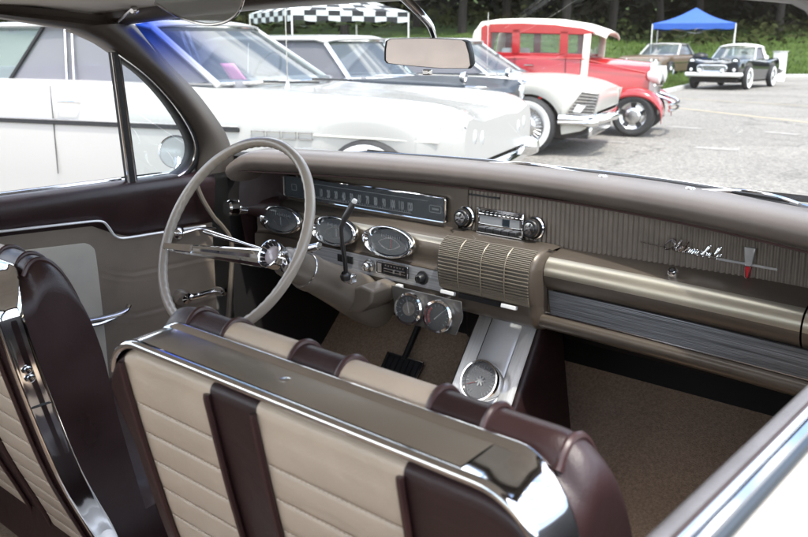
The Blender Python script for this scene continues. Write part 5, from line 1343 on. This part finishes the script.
def car_pale():
    hw = .96; d = RV*.93+FV*-.37; root = tag(empty('sedan_car', world_rf(1.6,22.3,.0), atan2(d.y,d.x)), 'pale blue grey sedan showing only its roof between the mirror and the red coupe', 'car')
    st = [(-2.5,.42,.84,.88,.84,.06),(-2.2,.32,.90,.95,.90,.1),(0,.27,.92,.96,.92,.12),(1.8,.30,.88,.95,.90,.2),(2.4,.36,.84,.92,.83,.15),(2.5,.5,.76,.88,.74,.1)]
    wh = [(1.5,.37,.33),(-1.4,.37,.33)]
    m, rows = body_shell(st, wh, .95); fix_normals(m.build('car_body', M['paleblue'], root, ang=40)); underside(root,-2.3,2.2,hw)
    for wx, _, _ in wh:
        for sy in (-1,1): build_wheel(root, wx, sy*(hw-.03), .345, .19, False)
    greenhouse(root, dict(wb=1.0,wt=.35,rt=-1.15,rb=-1.7,hb=.85,ht=.70,zb=.93,zr=1.37,bow=.26,qw=.3,qt=.15,crown=.04), M['paleblue'], M['seatgrey'])
    bumper(root, 2.55,.46,.93,.15); bumper(root,-2.55,.46,.92,.15,sgn=-1)
M['paleblue'] = mat('pale_blue_grey_paint', (.16,.19,.22), .2, var=.05, coat=.5)
car_pale()

# --- canopies -------------------------------------------------------------------------------------
def canopy(name, label, r, f, size, yaw, z_eave, z_peak, val, cloth, checker=False, polemat=None):
    root = tag(empty(name, world_rf(r,f,0), yaw), label, 'canopy')
    h = size/2; C = [Vector((-h,-h,z_eave)),Vector((h,-h,z_eave)),Vector((h,h,z_eave)),Vector((-h,h,z_eave))]; pk = Vector((0,0,z_peak))
    m = MB(); N = 7
    for i in range(4):
        a, b = C[i], C[(i+1) % 4]; rows = []
        for k in range(N+1):
            t = k/N; row = []
            for j in range(N+1):
                e = a.lerp(b,j/N); p = e.lerp(pk,t); p.z -= .10*sin(pi*t)*(.4+.6*abs(2*j/N-1)*0+.6); row.append(p)
            rows.append(row)
        m.grid(rows, (lambda i_, j_: (i_+j_) % 2) if checker else 0)
    co_ = m.build('canopy_cloth', cloth, root, ang=50)
    m = MB()
    for i in range(4):
        a, b = C[i], C[(i+1) % 4]; rows = []
        for k in range(3):
            rows.append([a.lerp(b,j/20)+Vector((0,0,-val*k/2+(.02*sin(j*1.3) if k == 2 else 0))) for j in range(21)])
        m.grid(rows, (lambda i_, j_: (i_+j_//2) % 2) if checker else 0)
    m.build('valance', cloth, root, ang=80)
    for c in C:
        m = MB(); foot = Vector((c.x*1.0,c.y*1.0,-.1)); m.tube([foot, c+Vector((0,0,-.02))], .022, 6); m.build('pole', polemat or M['wall'], root)
    m = MB()
    for i in range(4):
        a, b = C[i]*.99, C[(i+1) % 4]*.99; md = (a+b)/2; dz = Vector((0,0,-.32))
        m.tube([a+dz*.2, md+dz*1.1, b+dz*.2], .012, 5)
    m.build('scissor_frame', M['chromesoft'], root); return root
canopy('pop_up_canopy', 'bright blue pop-up canopy standing on the grass bank behind the black car', 12.8, 38.9, 3.35, YAW+radians(-20), 2.22, 2.92, .24, M['bluecloth'])
M['chk_w'] = mat('white_canopy_cloth', (.52,.55,.54), .7, var=.06); M['chk_k'] = mat('black_canopy_cloth', (.012,.013,.015), .7, var=.1)
canopy('pop_up_canopy', 'black and white checkered pop-up canopy behind the parked row', -2.4, 27.6, 3.75, YAW+radians(28), 2.28, 3.25, .30, [M['chk_w'],M['chk_k']], True)
# white box and dark bin behind the black car
p = world_rf(14.0,32.6,0); root = tag(empty('white_box', Vector((p.x,p.y,0)), YAW+.3), 'white upright box standing behind the tail of the black car', 'box')
m = MB(); m.box((0,0,.53),(.36,.34,1.06)); m.build('box_body', M['wall'], root, bevel=.02); m = MB(); m.box((0,0,1.08),(.40,.38,.05)); m.build('box_lid', M['whitepaint'], root, bevel=.01)
p = world_rf(12.25,36.2,0); root = tag(empty('rubbish_bin', Vector((p.x,p.y,rise(12.25,36.2)-.02)), YAW), 'dark rubbish bin on the grass under the blue canopy', 'bin')
m = MB(); m.lathe([(.001,0),(.24,0),(.29,.80),(.31,.82),(.30,.86)], (0,0,0), (0,0,1), 20); m.build('bin_body', M['slatepaint'], root); m = MB(); m.lathe([(.31,.86),(.26,.95),(.10,1.0),(.001,1.01)], (0,0,0), (0,0,1), 20); m.build('bin_lid', M['black'], root)

# --- trees and woodland ---------------------------------------------------------------------------
random.seed(3)
def crown_mesh(n, R, H, z0, sz, seed):
    rnd = random.Random(seed); m = MB(); cl = []
    for k in range(26):
        a = rnd.uniform(0,6.28); q = rnd.random()**.5*R; z = z0+H*rnd.random(); sh = sin(pi*min(1,max(0.12,(z-z0)/H*.9+.08))); cl.append(Vector((cos(a)*q*sh, sin(a)*q*sh, z)))
    for i in range(n):
        c = rnd.choice(cl); p = c+Vector((rnd.gauss(0,.55),rnd.gauss(0,.55),rnd.gauss(0,.42)))*R*.33
        u = Vector((rnd.gauss(0,1),rnd.gauss(0,1),rnd.gauss(0,.6))).normalized(); v = u.cross(Vector((rnd.gauss(0,1),rnd.gauss(0,1),rnd.gauss(0,1)))).normalized(); s_ = sz*rnd.uniform(.6,1.4)
        m.add([p-u*s_, p+v*s_*.45, p+u*s_, p-v*s_*.45], [[0,1,2,3]])
    return m
def trunk_mesh(H, r, seed):
    rnd = random.Random(seed); m = MB(); P = [Vector((rnd.gauss(0,.12)*k/3, rnd.gauss(0,.12)*k/3, -.6+H*k/6)) for k in range(7)]
    m.tube(smooth_path(P,3), [r*(1.25-.9*k/18) for k in range(19)], 9)
    for k in range(9):
        b = P[rnd.choice((3,4,5))]; a = rnd.uniform(0,6.28); e = b+Vector((cos(a)*H*.26, sin(a)*H*.26, H*rnd.uniform(.1,.3))); m.tube(smooth_path([b,b.lerp(e,.5)+Vector((0,0,.3)),e],3), [r*.42*(1-.12*q) for q in range(7)], 6)
    return m
protos = [(trunk_mesh(9.5,.24,k), crown_mesh(3200,4.2,8.5,4.2,.34,k+20)) for k in range(3)]
pm = [None]*3; spots = [(-30,58,0),(-23,52,1),(-17,57,2),(-11,53,0),(-7.2,56,1),(-3.5,52,2),(.8,57,0),(3.4,51.5,1),(6.6,57,2),(9.5,52,0),(13.2,56,1),(17.4,60,2),(21,63,0),(25.5,60,1),(30,66,2),(36,62,0)]
TLAB = ['dark leafy tree at the far left end of the tree line','broad low-leaved tree, second from the left end of the tree line','tall dark tree behind the rear window of the closest white car','slim tree left of the checkered canopy','broad tree behind the left half of the checkered canopy','tall tree behind the right half of the checkered canopy','slim dark tree behind the mirror arm','broad tree just left of the red coupe','tall tree above the rear of the red coupe roof','slim tree above the front of the red coupe roof','broad tree in the gap between red coupe and blue canopy','tall dark tree behind the blue canopy','slim tree just right of the blue canopy','broad tree above the black car','tall tree beside the passenger side windscreen pillar','leafy tree at the far right end of the tree line']
for i, (r, f, k) in enumerate(spots):
    p = world_rf(r, f, rise(r,f)-.1); root = tag(empty('tree', p, random.uniform(0,6)), TLAB[i], 'tree', 'trees along the top of the grass bank')
    root.scale = (1,1,random.uniform(.92,1.15))
    if pm[k] is None:
        a = protos[k][0].build('trunk', M['shaded_bark'], root); b = protos[k][1].build('crown', M['leaf'], root, smooth=False); pm[k] = (a, b)
    else:
        for o in pm[k]:
            c = o.copy(); COL.objects.link(c); c.parent = root
# dense wood behind
rnd = random.Random(5); m = MB()
for i in range(30000):
    r = rnd.uniform(-75,95); f = 64+rnd.random()*26; g0 = rise(r,f); z = g0+rnd.random()**1.25*13*(.65+.35*sin(r*.4)+.15*sin(r*1.3))
    if z < g0: z = g0+rnd.random()
    p = world_rf(r,f,z); u = Vector((rnd.gauss(0,1),rnd.gauss(0,1),rnd.gauss(0,.6))).normalized(); v = u.cross(Vector((rnd.gauss(0,1),rnd.gauss(0,1),rnd.gauss(0,1)))).normalized(); s_ = rnd.uniform(.35,.95)
    m.add([p-u*s_, p+v*s_*.5, p+u*s_, p-v*s_*.5], [[0,1,2,3]])
tag(m.build('woodland', M['darkleaf'], smooth=False), 'dense dark wood closing the view above the grass bank', 'wood', kind='stuff')
rnd = random.Random(8); m = MB()
for i in range(7000):
    r = rnd.uniform(-45,55); f = 55+rnd.random()*12; g0 = rise(r,f); z = g0+abs(rnd.gauss(0,.55)); p = world_rf(r,f,z); u = Vector((rnd.gauss(0,1),rnd.gauss(0,1),rnd.gauss(0,.6))).normalized(); v = u.cross(Vector((rnd.gauss(0,1),rnd.gauss(0,1),rnd.gauss(0,1)))).normalized(); s_ = rnd.uniform(.12,.34)
    m.add([p-u*s_, p+v*s_*.5, p+u*s_, p-v*s_*.5], [[0,1,2,3]])
tag(m.build('undergrowth', mat('olive_leaf', (.034,.040,.013), .8, var=.5, vscale=.6, spec=.1), smooth=False), 'low shady undergrowth at the foot of the trees', 'undergrowth', kind='stuff')
# ================================================================== light, sky, camera
w = bpy.data.worlds.new('World'); S.world = w; w.use_nodes = True
t = w.node_tree; t.nodes.clear()
out = t.nodes.new('ShaderNodeOutputWorld'); bg = t.nodes.new('ShaderNodeBackground')
sky = t.nodes.new('ShaderNodeTexSky'); sky.sky_type = 'NISHITA'; sky.sun_disc = False
SUN_EL, SUN_AZ = radians(66), radians(20)            # azimuth of the sun, from +X towards -Y
sd = Vector((cos(SUN_EL)*cos(SUN_AZ), -cos(SUN_EL)*sin(SUN_AZ), sin(SUN_EL)))
sky.sun_elevation = SUN_EL; sky.sun_rotation = atan2(sd.x, sd.y)
sky.air_density = 1.0; sky.dust_density = 2.0; sky.ozone_density = 1.0
tc = t.nodes.new('ShaderNodeTexCoord'); mp = t.nodes.new('ShaderNodeMapping'); mp.inputs['Scale'].default_value = (1.2,1.2,3.2)
n = t.nodes.new('ShaderNodeTexNoise'); n.inputs['Scale'].default_value = 2.2; n.inputs['Detail'].default_value = 8; n.inputs['Roughness'].default_value = .58
t.links.new(tc.outputs['Generated'], mp.inputs[0]); t.links.new(mp.outputs[0], n.inputs['Vector'])
r = t.nodes.new('ShaderNodeMapRange'); r.interpolation_type = 'SMOOTHSTEP'; r.inputs['From Min'].default_value = .44; r.inputs['From Max'].default_value = .62
t.links.new(n.outputs['Fac'], r.inputs['Value'])
mx = t.nodes.new('ShaderNodeMix'); mx.data_type = 'RGBA'; mx.inputs['B'].default_value = (11,11,11.2,1)
t.links.new(r.outputs[0], mx.inputs['Factor']); t.links.new(sky.outputs[0], mx.inputs['A'])
t.links.new(mx.outputs['Result'], bg.inputs['Color']); bg.inputs['Strength'].default_value = .50
t.links.new(bg.outputs[0], out.inputs[0])
L = bpy.data.lights.new('sun','SUN'); L.energy = 5.0; L.angle = radians(1.5); L.color = (1,.955,.89)
lo_ = bpy.data.objects.new('sun', L); COL.objects.link(lo_); lo_.rotation_euler = sd.to_track_quat('Z','Y').to_euler(); lo_.location = (5,-5,20)

cd = bpy.data.cameras.new('camera'); co = bpy.data.objects.new('camera', cd); COL.objects.link(co)
co.location = CAM; co.rotation_euler = (radians(90)-PITCH, 0, YAW)
cd.sensor_width = 36; cd.sensor_fit = 'HORIZONTAL'; cd.lens = 36*F_PX/808; cd.clip_start = .05; cd.clip_end = 2000
cd.dof.use_dof = True; cd.dof.focus_distance = 1.65; cd.dof.aperture_fstop = 9
S.camera = co
S.view_settings.view_transform = 'Standard'; S.view_settings.look = 'None'; S.view_settings.exposure = 0; S.view_settings.gamma = 1
S.render.engine = 'CYCLES'
c = S.cycles; c.use_denoising = True; c.max_bounces = 9; c.diffuse_bounces = 4; c.glossy_bounces = 5; c.transparent_max_bounces = 16; c.sample_clamp_indirect = 8; c.caustics_reflective = False; c.caustics_refractive = False
try: c.denoiser = 'OPENIMAGEDENOISE'
except Exception: pass
